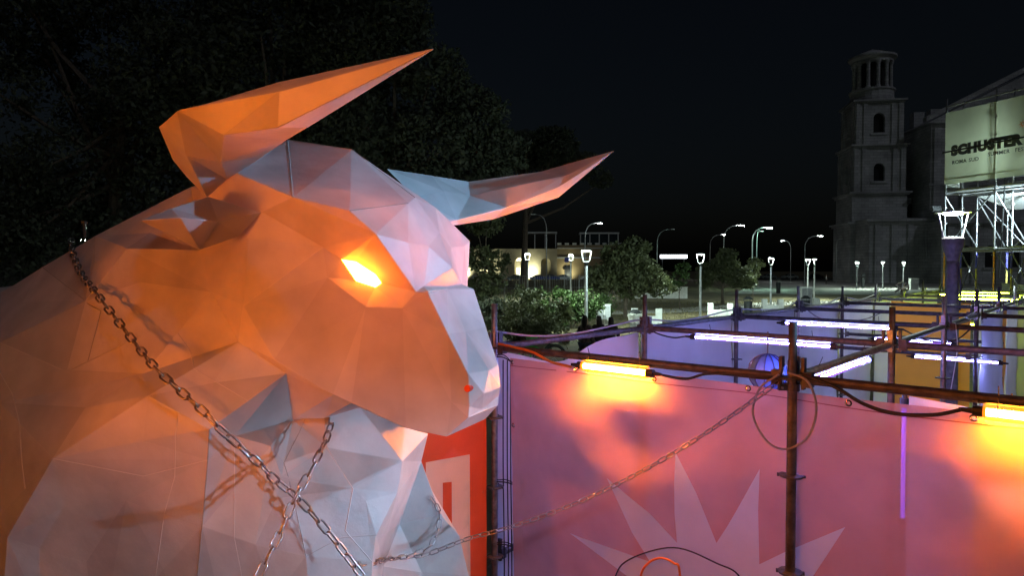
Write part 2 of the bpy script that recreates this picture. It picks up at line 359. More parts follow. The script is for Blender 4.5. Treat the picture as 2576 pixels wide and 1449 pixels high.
def blobset(n, c, sp, r0, r1, sq=.8):
    return [((c[0] + random.uniform(-1, 1) * sp[0], c[1] + random.uniform(-1, 1) * sp[1], c[2] + random.uniform(-1, 1) * sp[2]), random.uniform(r0, r1), sq) for _ in range(n)]
random.seed(11)
BIG = 'tall evergreen trees behind the bull'
tree('evergreen_tree', 'huge dark evergreen tree filling the top left corner', (-30, 52, 0), (.5, 0, 15), .55, blobset(24, (0, 0, 15), (9, 5, 11), 3.5, 5.5), 46000, .21, LEAF_D, BIG)
tree('evergreen_tree', 'dark evergreen tree rising behind the near horn', (-17, 50, 0), (-.5, 0, 15), .5, blobset(24, (0, 0, 15), (7, 5, 11), 3.2, 5), 46000, .21, LEAF_D, BIG)
tree('evergreen_tree', 'dark evergreen tree whose rounded edge meets the black sky', (-8.2, 47, 0), (0, 0, 10), .42, [((-2.5, 0, 18), 3.3), ((.2, 0, 20), 2.7), ((2.6, 0, 16.2), 2.6), ((5.4, .5, 13.2), 2.6), ((7.2, 0, 11), 2.0), ((3, 0, 11.5), 3.2), ((-3, 0, 12), 3.8), ((6.6, 0, 8.8), 1.9), ((0, 1, 8), 3.2), ((-4, 0, 22), 3.0), ((3.4, 0, 8), 2.6)], 46000, .18, LEAF_D, BIG)
# umbrella pine
pb = [((random.uniform(-7, 7), random.uniform(-6, 6), 19.5 + random.uniform(-1.6, 1.4)), random.uniform(2, 3.2), .5) for _ in range(20)] + [((9.5, 0, 16.2), 2.4, .55), ((8, 0, 18), 2.6, .5), ((11, 1, 15.2), 1.8, .55)]
tree('umbrella_pine', 'umbrella pine with bare leaning trunk under the far horn', (1.6, 95, 0), (.4, 0, 16), .46, pb, 24000, .24, LEAF_D)
tree('cypress_shrub_tree', 'tall dark shrubby tree beside the bull muzzle', (-1.7, 44, 0), (0, 0, 4), .12, blobset(9, (0, 0, 3.6), (.9, .8, 2.6), .8, 1.3), 5000, .13, LEAF_M)
tree('park_tree', 'rounded olive-green park tree left of the tall lamp post with a tied trunk', (6.9, 41.5, 0), (.1, 0, 2.0), .13, [((0, 0, 3.1), 1.5), ((-1.3, 0, 2.5), 1.1), ((1.4, 0, 2.4), 1.2), ((.5, 0, 4.1), 1.0), ((-.6, .5, 3.9), .9), ((2.1, 0, 1.9), .9), ((-1.6, 0, 1.9), .8), ((.3, 0, 2.0), 1.2)], 9000, .13, LEAF_M, 'small park trees')
tree('park_tree', 'olive-green park tree behind the second lamp post', (17.6, 57, 0), (.1, 0, 2.2), .13, [((0, 0, 3), 1.4), ((-1.2, 0, 2.6), 1.1), ((1.3, 0, 2.3), 1.2), ((.3, 0, 4.0), .9), ((2, 0, 1.9), .9), ((-1.5, 0, 2), .8)], 6000, .14, LEAF_M, 'small park trees')
tree('sapling', 'thin staked sapling with sparse leaves in front of the low white wall', (12.3, 50, 0), (0, 0, 1.9), .035, [((0, 0, 2.3), .7), ((.2, 0, 3.0), .6), ((-.3, 0, 1.7), .5)], 900, .11, LEAF_G)
tree('sapling', 'thin pale-stemmed young tree at the edge of the square', (21.9, 62, 0), (0, 0, 1.8), .04, [((-.3, 0, 2.6), .9), ((.2, 0, 3.4), .8), ((-.5, 0, 1.8), .7)], 1500, .12, LEAF_M)
# shrubs
def shrub(label, loc, blobs, n, size, m):
    t = empty('shrub', label, 'shrub', loc, 0, 'leafy shrubs on the park slope')
    mb = MB()
    for c, r, *_ in blobs: mb.tube([(c[0] * .3, c[1] * .3, -.05), (c[0] * .8, c[1] * .8, c[2] * .5), c], [.05, .03, .015], 5)
    mb.build('stems', BARK, t); leaves(blobs, n, size, m, 'foliage', t)
shrub('dense dark shrub nearest the bull nose', (1.2, 31, 0), blobset(7, (0, 0, .9), (1.1, .7, .5), .6, 1.0), 4500, .09, LEAF_M)
shrub('bright green leafy shrub left of the tall lamp post', (2.6, 34, 0), blobset(8, (0, 0, 1.0), (1.3, .8, .5), .6, 1.0), 5200, .09, LEAF_G)
shrub('low spreading shrub at the foot of the lamp post', (.6, 27, 0), blobset(6, (0, 0, .5), (1.2, .6, .3), .5, .75), 3200, .08, LEAF_M)
shrub('long dark shrub below the wire fence', (-1.2, 36, 0), blobset(6, (0, 0, .7), (1.6, .6, .3), .6, .9), 3000, .1, LEAF_D)
shrub('round green shrub between lamp post and park tree', (4.6, 37.5, 0), blobset(5, (0, 0, .8), (.9, .5, .3), .5, .8), 2600, .09, LEAF_G)

# ================================================================== scaffold maze
TH = R(41.4); EA = V(math.cos(TH), -math.sin(TH), 0); EB = V(math.sin(TH), math.cos(TH), 0)
G0 = V(-.125, 4.83, 0); BAY = 2.07; ZR = HC - .56
def G(i, j, z=0.): return G0 + EA * (BAY * i) + EB * (BAY * j) + V(0, 0, z)
maze = empty('scaffolding_maze', 'low steel tube scaffold maze with open top rails on posts', 'scaffolding', (0, 0, 0))
_ros = MB(); _ros.lathe([(.026, -.006), (.060, -.005), (.062, 0), (.060, .005), (.026, .006)], n=14)
for k in range(4): a = k * math.pi / 2 + .4; _ros.box((.078 * math.cos(a) * .8, .078 * math.sin(a) * .8, 0), (.012, .02, .014), a)
ROS = _ros.mesh('rosette'); ROS.materials.append(RUST)
def post(p, z1, m, r=.0242, rings=True, parent=maze):
    mb = MB(); mb.tube([(0, 0, 0), (0, 0, z1 - .2), (0, 0, z1 - .19), (0, 0, z1)], [r, r, r * .86, r * .86], 12, True); mb.lathe([(.05, 0), (.05, .012), (.03, .02), (.03, .12)], n=8)
    o = mb.build('post', m, parent, True, p); o.data.polygons.foreach_set('use_smooth', [len(q.vertices) == 4 for q in o.data.polygons])
    if rings:
        for k in range(5):
            zz = ZR - .5 * k
            if zz > .1: q = link('rosette', ROS, o, (0, 0, zz)); q.rotation_euler = (0, 0, -TH)
    return o
def ledger(p0, p1, m=RUST, r=.0242, parent=maze, head=True):
    p0, p1 = Vector(p0), Vector(p1); d = (p1 - p0).normalized(); mb = MB(); a, b = p0 + d * .055, p1 - d * .055
    mb.tube([a, b], r, 12)
    if head:
        rz = math.atan2(d.y, d.x)
        for q, s in ((p0, 1), (p1, -1)):
            c = q + d * s * .075; mb.box(c, (.05, .05, .075), rz); mb.box(q + d * s * .055 + V(0, 0, .028), (.014, .03, .16), rz, taper=1.25)
    o = mb.build('ledger', m, parent); return o
NJ = 8
for j in range(NJ + 1):
    for i in range(3):
        if i == 2 and j > 6: continue
        post(G(i, j), ZR + .285 + random.uniform(-.02, .03), RUST if (i + j) % 3 else GALV)
for j in range(NJ + 1):
    for i in range(2):
        if i == 1 and j > 6: continue
        ledger(G(i, j, ZR), G(i + 1, j, ZR), RUST)
for j in range(NJ):
    for i in range(3):
        if i == 2 and j > 5: continue
        if i == 0 and j == 0: continue
        ledger(G(i, j, ZR), G(i, j + 1, ZR), GALV if i == 1 else RUST)
ledger(G(0, 0, ZR), G(0, 1, ZR), RUST)
for j in (3, 4): ledger(G(0, j, ZR - .5), G(1, j, ZR - .5), RUST)
for j in (6, 7): ledger(G(0, j, ZR - .5), G(1, j, ZR - .5), RUST)
for i, j in ((1, 2), (1, 3), (0, 0), (1, 0)): ledger(G(i, j, ZR - 1.5), G(i, j + 1, ZR - 1.5), RUST)
# short return bay carrying the lettered banner beside the bull
pe = G0 - EB * .84
post(pe, ZR + .2, RUST); ledger(pe + V(0, 0, ZR), G(0, 0, ZR), RUST); ledger(pe + V(0, 0, .42), G(0, 0, .42), RUST)

# ------------------------------------------------------------------ fabric banners
MESHR = mat('red_mesh_banner', (.84, .45, .36), .6, 0, .10, 3, .16, 9, trans=.22, transp=.21, spec=.35)
MESHW = mat('mesh_banner_pale_print', (.86, .86, .80), .6, 0, .06, 3, .16, 9, trans=.20, transp=.10, spec=.35)
MESHO = mat('orange_red_banner', (.62, .085, .025), .55, 0, .08, 3, .08, 120, trans=.22)
MESHOW = mat('banner_pale_print', (.72, .52, .42), .55, 0, .06, 3, .08, 120, trans=.22)
SHEETW = mat('white_sheet', (.74, .73, .74), .6, 0, .06, 2, .5, 5, trans=.40)
SHEETO = mat('orange_sheet', (.75, .30, .06), .6, 0, .06, 2, .08, 60, trans=.40)
def cdt_banner(name, label, cat, P0, ex, nrm, s0, s1, zt, zb, prints, mats, ripple, step=.06, group=None):
    """banner in the plane spanned by ex and z; printed polygons become faces with their own material"""
    vs = [Vector((s0, zb)), Vector((s1, zb)), Vector((s1, zt(s1))), Vector((s0, zt(s0)))]; es = []; fs = []
    nb = 24; outline = [Vector((s0, zb)), Vector((s1, zb))] + [Vector((s1 + (s0 - s1) * k / nb, zt(s1 + (s0 - s1) * k / nb))) for k in range(nb + 1)]
    vs = list(outline); fs.append(list(range(len(vs))))
    for poly in prints:
        o = len(vs); vs += [Vector(p) for p in poly]; fs.append(list(range(o, len(vs))))
    ns = int((s1 - s0) / step); nz = int((2.4 - zb) / step)
    for a in range(1, ns):
        for b in range(1, nz):
            s = s0 + (s1 - s0) * (a + random.uniform(-.3, .3)) / ns; z = zb + (2.4 - zb) * (b + random.uniform(-.3, .3)) / nz
            if z < zt(s) - .03: vs.append(Vector((s, z)))
    ov, oe, of, _, _, oof = delaunay_2d_cdt(vs, es, fs, 1, 1e-5)
    pts = []
    P0 = Vector(P0); ex = Vector(ex); nrm = Vector(nrm)
    for p in ov: pts.append(P0 + ex * p.x + V(0, 0, p.y) + nrm * ripple(p.x, p.y))
    mb = MB(); mb.v = [tuple(p) for p in pts]; mb.f = [tuple(f) for f in of]; mb.mi = [1 if any(q > 0 for q in o) else 0 for o in oof]
    o = mb.build(name, mats, None, True)
    return tag(o, label, cat, group)
EYE = MB(); 
for k in range(12):
    a0, a1 = 2 * math.pi * k / 12, 2 * math.pi * (k + 1) / 12
    for (r0, y0), (r1, y1) in (((.008, 0), (.011, -.004)), ((.011, -.004), (.017, -.001))):
        EYE.add([(r0 * math.cos(a0), y0, r0 * math.sin(a0)), (r0 * math.cos(a1), y0, r0 * math.sin(a1)), (r1 * math.cos(a1), y1, r1 * math.sin(a1)), (r1 * math.cos(a0), y1, r1 * math.sin(a0))], [(0, 1, 2, 3)])
EYE = EYE.mesh('eyelet'); EYE.materials.append(mat('brass_eyelet', (.75, .68, .55), .25, 1.))
def eyelet(p, rz, parent): o = link('eyelet', EYE, parent, p); o.rotation_euler = (0, 0, rz)
# front banner with sunburst
C0 = (1.64, 1.06)
star = [(.649, 1.263), (.95, 1.25), (1.22, 1.225), (1.115, 1.386), (1.02, 1.578), (.949, 1.696), (1.11, 1.61), (1.24, 1.536), (1.398, 1.391), (1.393, 1.57), (1.395, 1.751), (1.401, 1.932), (1.475, 1.82), (1.533, 1.721), (1.640, 1.454), (1.70, 1.56), (1.756, 1.66), (1.9, 1.936), (1.886, 1.704), (1.887, 1.406), (2.02, 1.51), (2.316, 1.72), (2.24, 1.57), (2.10, 1.30), (2.42, 1.36), (2.66, 1.36), (2.42, 1.22), (2.14, 1.08), (2.5, 1.0), (2.62, .9), (2.3, .84), (2.06, .85), (2.2, .6), (2.2, .42), (1.98, .55), (1.8, .66), (1.74, .4), (1.64, .2), (1.55, .4), (1.5, .66), (1.3, .52), (1.1, .42), (1.16, .62), (1.24, .84), (.95, .82), (.66, .9), (.9, 1.02), (1.14, 1.08)]
star = star[::-1]
def rip(s, z):
    return .018 * abs(math.sin(4.2 * (s * .55 + z))) ** 6 + .016 * abs(math.sin(3.3 * (z * .9 - s * .5) + .6)) ** 4 + 1.7 * rip0(s, z)
def rip0(s, z):
    return .012 * math.sin(3.1 * s + 1.3 * z) + .009 * math.sin(7 * (s * .75 + z * .6) + 1) + .006 * math.sin(13 * (z * .8 - s * .35)) + .014 * max(0, 1 - abs(z - (1.95 - .22 * s)) / .16) * math.sin(5 * s) + .02 * math.sin(2.2 * z) * (1 if z < 2.2 else 0)
fb = cdt_banner('mesh_banner', 'wide translucent red banner with pale sunburst print on front of maze', 'banner', G0 + EB * .036, EA, EB, .13, 3.95, lambda s: 2.372 - .012 * math.sin((s - .13) / 1.25 * math.pi) ** 2, .12, [star], [MESHR, MESHW], rip, .07)
zf = lambda s: 2.345
for s in (.16, .68, 1.261, 1.805, 2.333, 2.84, 3.36): eyelet(G0 + EB * (.032 + rip(s, zf(s)) - .002) + EA * s + V(0, 0, zf(s)), -TH, fb)
for z in (1.9, 1.45, 1.0): eyelet(G0 + EB * (.032 + rip(.15, z)) + EA * .155 + V(0, 0, z), -TH, fb)
hm = MB()
for k in range(40):
    s0_, s1_ = .14 + k * .095, .14 + (k + 1) * .095
    hm.add([G0 + EB * (.034 + rip(s, z)) + EA * s + V(0, 0, z) for s, z in ((s0_, 2.318), (s1_, 2.318), (s1_, 2.3235), (s0_, 2.3235))], [(0, 1, 2, 3)])
hm.build('hem_stitching', mat('hem_thread', (.36, .10, .09), .8), fb)
# lettered banner on the return bay
nprint = [(.627, 1.745), (.22, 1.712), (.22, .35), (.389, .35), (.387, 1.559), (.471, 1.573), (.471, .35), (.627, .35)]
lb = cdt_banner('lettered_banner', 'orange-red banner with large pale letter n beside the corner post', 'banner', G0 + EA * -.03 - EA * .0, -EB, EA, .055, .80, lambda s: 2.34, .15, [nprint], [MESHO, MESHOW], lambda s, z: .006 * math.sin(4 * z) + .004 * math.sin(9 * s + z), .06)
for z in (2.0, 1.415, .915): eyelet(G0 - EA * .034 - EB * .075 + V(0, 0, z), R(90) - TH, lb)
# white sheets along the left row, inside lit by violet tubes
def sheetpanel(name, label, i0, j0, i1, j1, off, m, ztop, ph, n=26, group='pale sheets hung as inner walls of the maze'):
    p0, p1 = G(i0, j0), G(i1, j1); d = (p1 - p0); L = d.length; d.normalize(); nr = V(d.y, -d.x, 0)
    nz = 14; v = []; f = []
    for a in range(n + 1):
        s = L * (.01 + .98 * a / n); zt = ztop(a / n)
        for b in range(nz + 1):
            z = .05 + (zt - .05) * b / nz
            w = off + (.022 * math.sin(5.5 * s + ph + .7 * z) + .012 * math.sin(11 * s + 2 * ph)) * (1.15 - b / nz) + .02 * math.sin(2.5 * z + s * 2 + ph) * (1 - b / nz) + .008 * math.sin(9 * (z + s * .8) + ph)
            v.append(p0 + d * s + nr * w + V(0, 0, z))
    for a in range(n):
        for b in range(nz): q = a * (nz + 1) + b; f.append((q, q + nz + 1, q + nz + 2, q + 1))
    mb = MB(); mb.add(v, f); o = mb.build(name, m, None, True)
    for a in range(5):
        t = .08 + .21 * a; s = L * t; zz = ztop(t) - .045; eyelet(p0 + d * s + nr * (off - .01) + V(0, 0, zz), math.atan2(d.y, d.x), o)
    return tag(o, label, 'sheet', group)
sheetpanel('wall_sheet', 'white sheet with sagging top edge beside the corner post', 0, 0, 0, 1, -.05, SHEETW, lambda t: ZR - .03 - .17 * math.exp(-((t - .42) / .22) ** 2) - .02 * math.sin(9 * t), .3)
sheetpanel('wall_sheet', 'smooth violet-lit white sheet on second bay of left row', 0, 1, 0, 2, -.05, SHEETW, lambda t: ZR + .01, 1.4)
sheetpanel('wall_sheet', 'wrinkled violet-lit white sheet on third bay of left row', 0, 2, 0, 3, -.05, SHEETW, lambda t: ZR + .01, 2.6)
sheetpanel('wall_sheet', 'white sheet on fourth bay of left row with cable drooping over it', 0, 3, 0, 4, -.05, SHEETW, lambda t: ZR + .01, 3.9)
sheetpanel('wall_sheet', 'white sheet on fifth bay of left row meeting the cross wall', 0, 4, 0, 5, -.05, SHEETW, lambda t: ZR + .01, 5.1)
sheetpanel('wall_sheet', 'pale green-lit sheet on farthest bays of left row', 0, 5, 0, 8, -.05, SHEETW, lambda t: ZR + .01, .9, 50)
def cross(i0, i1, label, m, ph): return sheetpanel('wall_sheet', label, i0, 5, i1, 5, .05, m, lambda t: ZR - .03 - .03 * math.sin(math.pi * t), ph, 14)
cross(0, .12, 'narrow white sheet at left end of the cross wall', SHEETW, .2)
cross(.122, .72, 'orange sheet hung on the cross wall behind the thick lamp post', SHEETO, 1.2)
cross(.722, 2, 'white sheet at right end of the cross wall', SHEETW, 2.2)
sheetpanel('wall_sheet', 'white sheet right of the orange one on the middle row', 1, 3, 1, 4, .05, SHEETW, lambda t: ZR - .04, 1.9)
sheetpanel('wall_sheet', 'orange strip sheet on the middle row near the right edge', 1, 4, 1, 4.2, .05, SHEETO, lambda t: ZR - .04, 2.9, 8)
sheetpanel('wall_sheet', 'white sheet on the last middle row bay', 1, 4.21, 1, 5, .05, SHEETW, lambda t: ZR - .04, .9)
# folded sheets of stored fabric and paper seen through the front banner
sheetpanel('hanging_cloth', 'pale cloth hanging close behind the front banner', 1.36, .10, 1.7, .10, 0, SHEETW, lambda t: 2.30 - .03 * t, .5, 10, 'cloths behind the front banner')
sheetpanel('hanging_cloth', 'white strip of cloth under the front rail behind the banner', 1.22, .16, 1.46, .16, 0, SHEETW, lambda t: 2.36 - .05 * t, .5, 10, 'cloths behind the front banner')

# ------------------------------------------------------------------ tube lights
def glow_sleeve(c):
    """clear plastic sleeve that scatters the tube's own light"""
    k = 'sleeve_%d_%d' % (int(c[0] * 100), int(c[1] * 100))
    if k in MATS: return MATS[k]
    m = bpy.data.materials.new(k); m.use_nodes = True; N = m.node_tree.nodes; Lk = m.node_tree.links; N.remove(N['Principled BSDF'])
    e = N.new('ShaderNodeEmission'); e.inputs[0].default_value = (c[0], c[1], c[2], 1) if c[0] > .5 else (.40, .17, 1., 1); e.inputs[1].default_value = 2.6 if c[0] > .5 else 1.7
    t = N.new('ShaderNodeBsdfTransparent'); x = N.new('ShaderNodeMixShader'); x.inputs[0].default_value = .45 if c[0] > .5 else .32
    Lk.new(e.outputs[0], x.inputs[1]); Lk.new(t.outputs[0], x.inputs[2]); Lk.new(x.outputs[0], N['Material Output'].inputs['Surface']); MATS[k] = m; return m
def tube_light(label, p0, p1, c, s, r=.016, group=None, sleeve=None, drop=.05, rail=None):
    p0, p1 = Vector(p0), Vector(p1); d = (p1 - p0).normalized(); t = empty('tube_light', label, 'tube light', tuple(p0), 0, group)
    q0, q1 = V(0, 0, 0), p1 - p0
    MB().tube([q0 + d * .03, q1 - d * .03], r, 12).build('glowing_tube', emitter('glow_%s_%d' % (label[:6], int(s)), c, s), t, True)
    for e, g in ((q0, 1), (q1, -1)):
        MB().tube([e - d * g * .07, e - d * g * .02, e - d * g * .018, e + d * g * .03], [.009, .014, .024, .024], 10).build('end_cap', BLACK, t)
    if sleeve: MB().tube([q0 + d * .02, q1 - d * .02], sleeve, 14, False).build('sleeve', glow_sleeve(c), t, True)
    b = MB(); u = V(0, 0, 1)
    b.tube([q0 + u * ((sleeve or .016) + .008), q1 + u * ((sleeve or .016) + .008)], .008, 6); b.build('backing_strip', BLACK, t)
    for f_ in (.14, .86):
        e = q0.lerp(q1, f_); x = d.cross(u).normalized(); lp = [e + x * (.030 * math.cos(a)) + u * (drop * .5 + (.045) * math.sin(a)) for a in [k * math.pi / 6 for k in range(13)]]
        tl = lp[0:] + []; mb = MB(); mb.tube(lp, .0022, 4); mb.tube([lp[3], lp[3] + u * .05 + x * .02], .0022, 4); mb.build('cable_tie', BLACK, t)
    return t
ORG = (1., .25, .014); VIO = (.25, .28, 1.); YEL = (.72, 1., .06)
OFFB = EB * -.012
tube_light('short orange tube light glowing on the front rail near the bull', G0 + EA * .765 + OFFB * 2 + V(0, 0, ZR - .055), G0 + EA * 1.27 + OFFB * 2 + V(0, 0, ZR - .055), ORG, 1100, .017, 'orange tube lights on the front rail', .034)
tube_light('orange tube light at the right edge of the front rail', G0 + EA * 2.86 + OFFB * 2 + V(0, 0, ZR - .055), G0 + EA * 3.38 + OFFB * 2 + V(0, 0, ZR - .055), ORG, 800, .017, 'orange tube lights on the front rail', .034)
GV = 'violet tube lights under the maze rails'
def lerpG(j, t, dz): return G0 + EB * (BAY * j) + EA * (BAY * t) + V(0, 0, ZR + dz)
tube_light('long violet tube light on the second rail, nearest of the violet tubes', lerpG(1, .235, -.05), lerpG(1, .81, -.05), VIO, 1250, .006, GV, .019)
tube_light('violet tube light on the third rail, above the nearest violet one', lerpG(2, .26, -.05), lerpG(2, .80, -.05), VIO, 1250, .006, GV, .019)
tube_light('violet tube light on a lower rail behind the sloping violet one', lerpG(4, .22, -.55), lerpG(4, .74, -.55), VIO, 1250, .006, GV, .019)
tube_light('lowest violet tube light, close above the front rail', lerpG(3, .68, -.55), lerpG(3, 1.12, -.55), VIO, 1250, .006, GV, .019)
tube_light('short violet tube light sloping up the depth rail behind the main post', G(1, .12, ZR - .05), G(1, .70, ZR - .05), VIO, 1250, .006, GV, .019)
tube_light('vertical violet tube light seen through the red banner', G(1.18, .32, 1.6), G(1.18, .32, 2.27), (.22, .07, 1.), 2.2, .011, GV)
GY = 'yellow-green tube lights in the far bays'
tube_light('left yellow-green tube light low in the far bays', lerpG(6, .18, -.55), lerpG(6, .72, -.55), YEL, 100, .02, GY)
tube_light('upper yellow-green tube light on the farthest rail', lerpG(8, .2, -.05), lerpG(8, .7, -.05), YEL, 100, .02, GY)
tube_light('middle yellow-green tube light on the next to last rail', lerpG(7, .15, -.05), lerpG(7, .7, -.05), YEL, 100, .02, GY)
tube_light('right yellow-green tube light on the near far-bay rail', lerpG(6, .45, -.05), lerpG(6, .98, -.05), YEL, 100, .02, GY)
tube_light('yellow-green tube light beyond the thick lamp post', lerpG(7, .85, -.05), lerpG(7, 1.0, -.05) + EA * .9, YEL, 100, .02, GY)

# ================================================================== the bull
BV={'m1':(-1.439,0.000,3.652),'m2':(-1.042,0.000,3.575),'m3':(-0.684,0.000,3.328),'m4':(-0.565,0.020,3.164),'m5':(-0.488,0.000,3.002),'m6':(-0.525,0.000,2.915),'m6b':(-0.517,0.000,2.906),'m7':(-0.419,0.000,2.715),'m8':(-0.302,0.000,2.547),'m9':(-0.288,0.000,2.454),'m10':(-0.339,0.000,2.369),'A0':(-1.333,-0.440,3.423),'A1':(-0.976,-0.480,3.297),'B1':(-0.644,-0.120,3.290),'r1':(-0.613,-0.410,3.140),'x1':(-0.550,-0.100,3.097),'x2':(-0.559,-0.250,3.108),'e1':(-0.533,-0.170,2.924),'b2':(-0.733,-0.420,3.237),'e1b':(-0.488,-0.214,2.900),'e2':(-0.407,-0.181,2.721),'e3':(-0.328,-0.149,2.550),'e4':(-0.287,-0.085,2.459),'l0':(-0.324,-0.148,2.409),'l1':(-0.328,-0.150,2.363),'c1':(-0.415,-0.185,2.280),'c2':(-0.575,-0.250,2.315),'j1':(-0.794,-0.339,2.421),'j2':(-0.869,-0.369,2.454),'s2':(-0.395,-0.177,2.429),'r2':(-0.535,-0.233,2.899),'r3':(-0.589,-0.255,2.831),'r4':(-0.735,-0.314,2.835),'r5':(-0.880,-0.373,2.958),'r6':(-0.904,-0.383,3.090),'E1':(-0.836,-0.345,3.039),'E2':(-0.775,-0.325,3.029),'E3':(-0.703,-0.285,2.974),'E4':(-0.687,-0.265,2.937),'E5':(-0.711,-0.275,2.918),'E6':(-0.783,-0.315,2.945),'s5':(-1.237,-0.470,3.130),'s6':(-1.215,-0.525,2.839),'s7':(-1.103,-0.464,2.607),'ef':(-1.166,-0.460,3.242),'er':(-1.528,-0.420,3.330),'k0':(-1.551,-0.450,3.083),'k1':(-1.425,-0.500,2.894),'k2':(-1.291,-0.480,2.677),'k3':(-1.078,-0.420,2.542),'g0':(-1.976,-0.130,3.426),'g1':(-2.708,-0.150,3.184),'g2':(-3.188,-0.150,3.007),'g3':(-3.612,-0.150,2.842),'n1':(-2.039,-0.450,3.097),'n2':(-2.250,-0.520,2.840),'n5':(-1.798,-0.570,2.688),'n6':(-2.806,-0.600,2.620),'n7':(-2.278,-0.600,2.501),'p1':(-1.725,-0.610,2.528),'sh1':(-1.585,-0.700,2.454),'sh0':(-2.708,-0.660,2.325),'sh2':(-2.072,-0.800,2.153),'sh3':(-2.546,-0.760,1.807),'ms':(-1.767,-0.670,1.966),'sh5':(-2.457,-0.780,1.725),'sh6':(-2.346,-0.700,1.664),'th1':(-1.172,-0.280,2.302),'th2':(-1.115,-0.400,2.141),'t3':(-1.132,-0.460,2.228),'t2':(-1.258,-0.540,2.277),'t1':(-1.305,-0.630,2.322),'t1b':(-1.350,-0.600,2.178),'t5':(-1.411,-0.580,1.872),'t4':(-1.109,-0.420,2.086),'t6':(-1.127,-0.426,1.987),'t7':(-1.215,-0.470,1.783),'tm':(-1.019,-0.246,2.318),'ch1':(-1.004,-0.244,2.182),'ch2':(-0.917,-0.171,1.984),'ch3':(-0.877,-0.123,1.899),'xx':(-1.039,-0.350,1.718),'c6':(-0.855,-0.110,1.629),'b0':(-0.922,-0.110,2.350),'b0f':(-0.863,0.160,2.206),'b1':(-0.798,0.060,2.066),'b2m':(-0.790,0.003,1.931),'b3':(-0.843,-0.095,1.753),'q0':(-0.825,0.340,2.132),'q1':(-0.891,0.380,1.971),'q2':(-0.843,0.500,1.654),'q3':(-0.752,0.550,1.526),'q4':(-0.696,0.550,1.320),'lq':(-0.587,0.550,0.924),'fa':(-1.018,0.360,1.618),'fb':(-0.919,0.420,1.352),'c6f':(-1.024,0.220,1.446),'lqm':(-0.858,0.400,0.938),'lb0':(-2.826,-0.620,1.051),'lb1':(-2.223,-0.500,1.088),'lb2':(-1.633,-0.460,1.205),'lb3':(-1.339,-0.360,1.221),'lb4':(-1.059,-0.280,1.246),'lbm':(-0.955,0.000,1.124),'hD':(-1.781,-0.320,3.444),'hE':(-1.536,-0.420,3.326),'hN':(-1.409,-0.420,3.403),'hA':(-1.360,-0.360,3.454),'hRb':(-1.340,-0.200,3.567),'hRc':(-1.804,-0.180,3.553),'hC':(-1.513,-0.620,3.468),'hz':(-1.289,-0.740,3.452),'hK':(-1.166,-0.680,3.426),'hK3':(-1.134,-0.500,3.468),'hKc':(-1.252,-0.460,3.571),'hC3':(-1.542,-0.500,3.578),'hB':(-1.345,-0.820,3.556),'hA1':(-1.145,-0.900,3.585),'hF':(-0.871,-0.940,3.464),'hK4':(-0.788,-0.720,3.479),'hKb':(-1.070,-0.680,3.588),'hA3':(-1.189,-0.780,3.628),'hGb':(-0.567,-1.000,3.587),'hG':(-0.507,-1.060,3.549),'hH':(-0.514,-1.060,3.438),'hI':(-0.552,-0.880,3.475),'hI3':(-0.645,-0.800,3.580),'hG3':(-0.660,-0.900,3.635),'hT':(0.001,-0.960,3.648),'w00':(-1.014,0.250,3.515),'w01':(-0.823,0.220,3.355),'w02':(-0.746,0.260,3.250),'w03':(-0.737,0.300,3.214),'w04':(-0.959,0.500,3.380),'w10':(-0.956,0.600,3.520),'w11':(-0.831,0.520,3.420),'w12':(-0.712,0.450,3.255),'w13':(-0.732,0.500,3.231),'w14':(-0.902,0.800,3.406),'w20':(-0.852,0.850,3.510),'w21':(-0.797,0.760,3.416),'w22':(-0.588,0.800,3.343),'w23':(-0.718,0.900,3.286),'w24':(-0.723,1.020,3.419),'w30':(-0.458,1.000,3.565),'w31':(-0.265,0.920,3.523),'w32':(-0.313,0.910,3.458),'w33':(-0.335,0.970,3.405),'w34':(-0.389,1.080,3.504),'wT':(0.002,0.960,3.651),'aT':(-1.423,-0.850,3.190),'aU':(-1.429,-0.700,3.249),'aV':(-1.406,-0.530,3.314),'aF':(-1.166,-0.460,3.242),'aS':(-1.261,-0.500,3.139),'aB':(-1.380,-0.600,3.078),'a1':(-1.303,-0.760,3.203),'a2':(-1.286,-0.590,3.199),'aK':(-1.621,-0.460,3.210),'aL':(-1.569,-0.560,3.076),'nos':(-0.329,-0.156,2.488)}
CHP={'A':[(-3.000,-0.100,3.176),(-2.834,-0.200,3.097),(-2.457,-0.400,2.969),(-2.117,-0.560,2.886),(-1.882,-0.630,2.775),(-1.674,-0.680,2.663),(-1.464,-0.740,2.571),(-1.194,-0.760,2.433),(-1.111,-0.740,2.357),(-1.025,-0.640,2.215),(-1.007,-0.550,2.110),(-0.958,-0.500,2.043),(-0.815,-0.460,1.892),(-0.700,-0.400,1.714),(-0.615,-0.380,1.620)],'B':[(-1.045,-0.150,2.328),(-0.951,-0.300,2.268),(-0.904,-0.450,2.171),(-0.922,-0.540,2.061),(-0.944,-0.620,1.921),(-0.972,-0.700,1.788),(-0.995,-0.740,1.705)],'C':[(-0.875,0.450,1.758),(-0.832,0.460,1.689),(-0.830,0.460,1.613),(-0.838,0.420,1.550),(-0.856,0.380,1.508),(-0.917,0.300,1.490),(-0.961,0.200,1.507),(-0.902,-0.020,1.584),(-0.920,-0.120,1.604)],'D':[(-0.913,-0.130,1.617),(-0.888,-0.040,1.601),(-0.898,0.160,1.534),(-0.844,0.300,1.503),(-0.796,0.360,1.509),(-0.642,0.450,1.571)]}
BO,BF,BL=(0.1745,2.8953),(0.9122,-0.4098),(0.4098,0.9122)

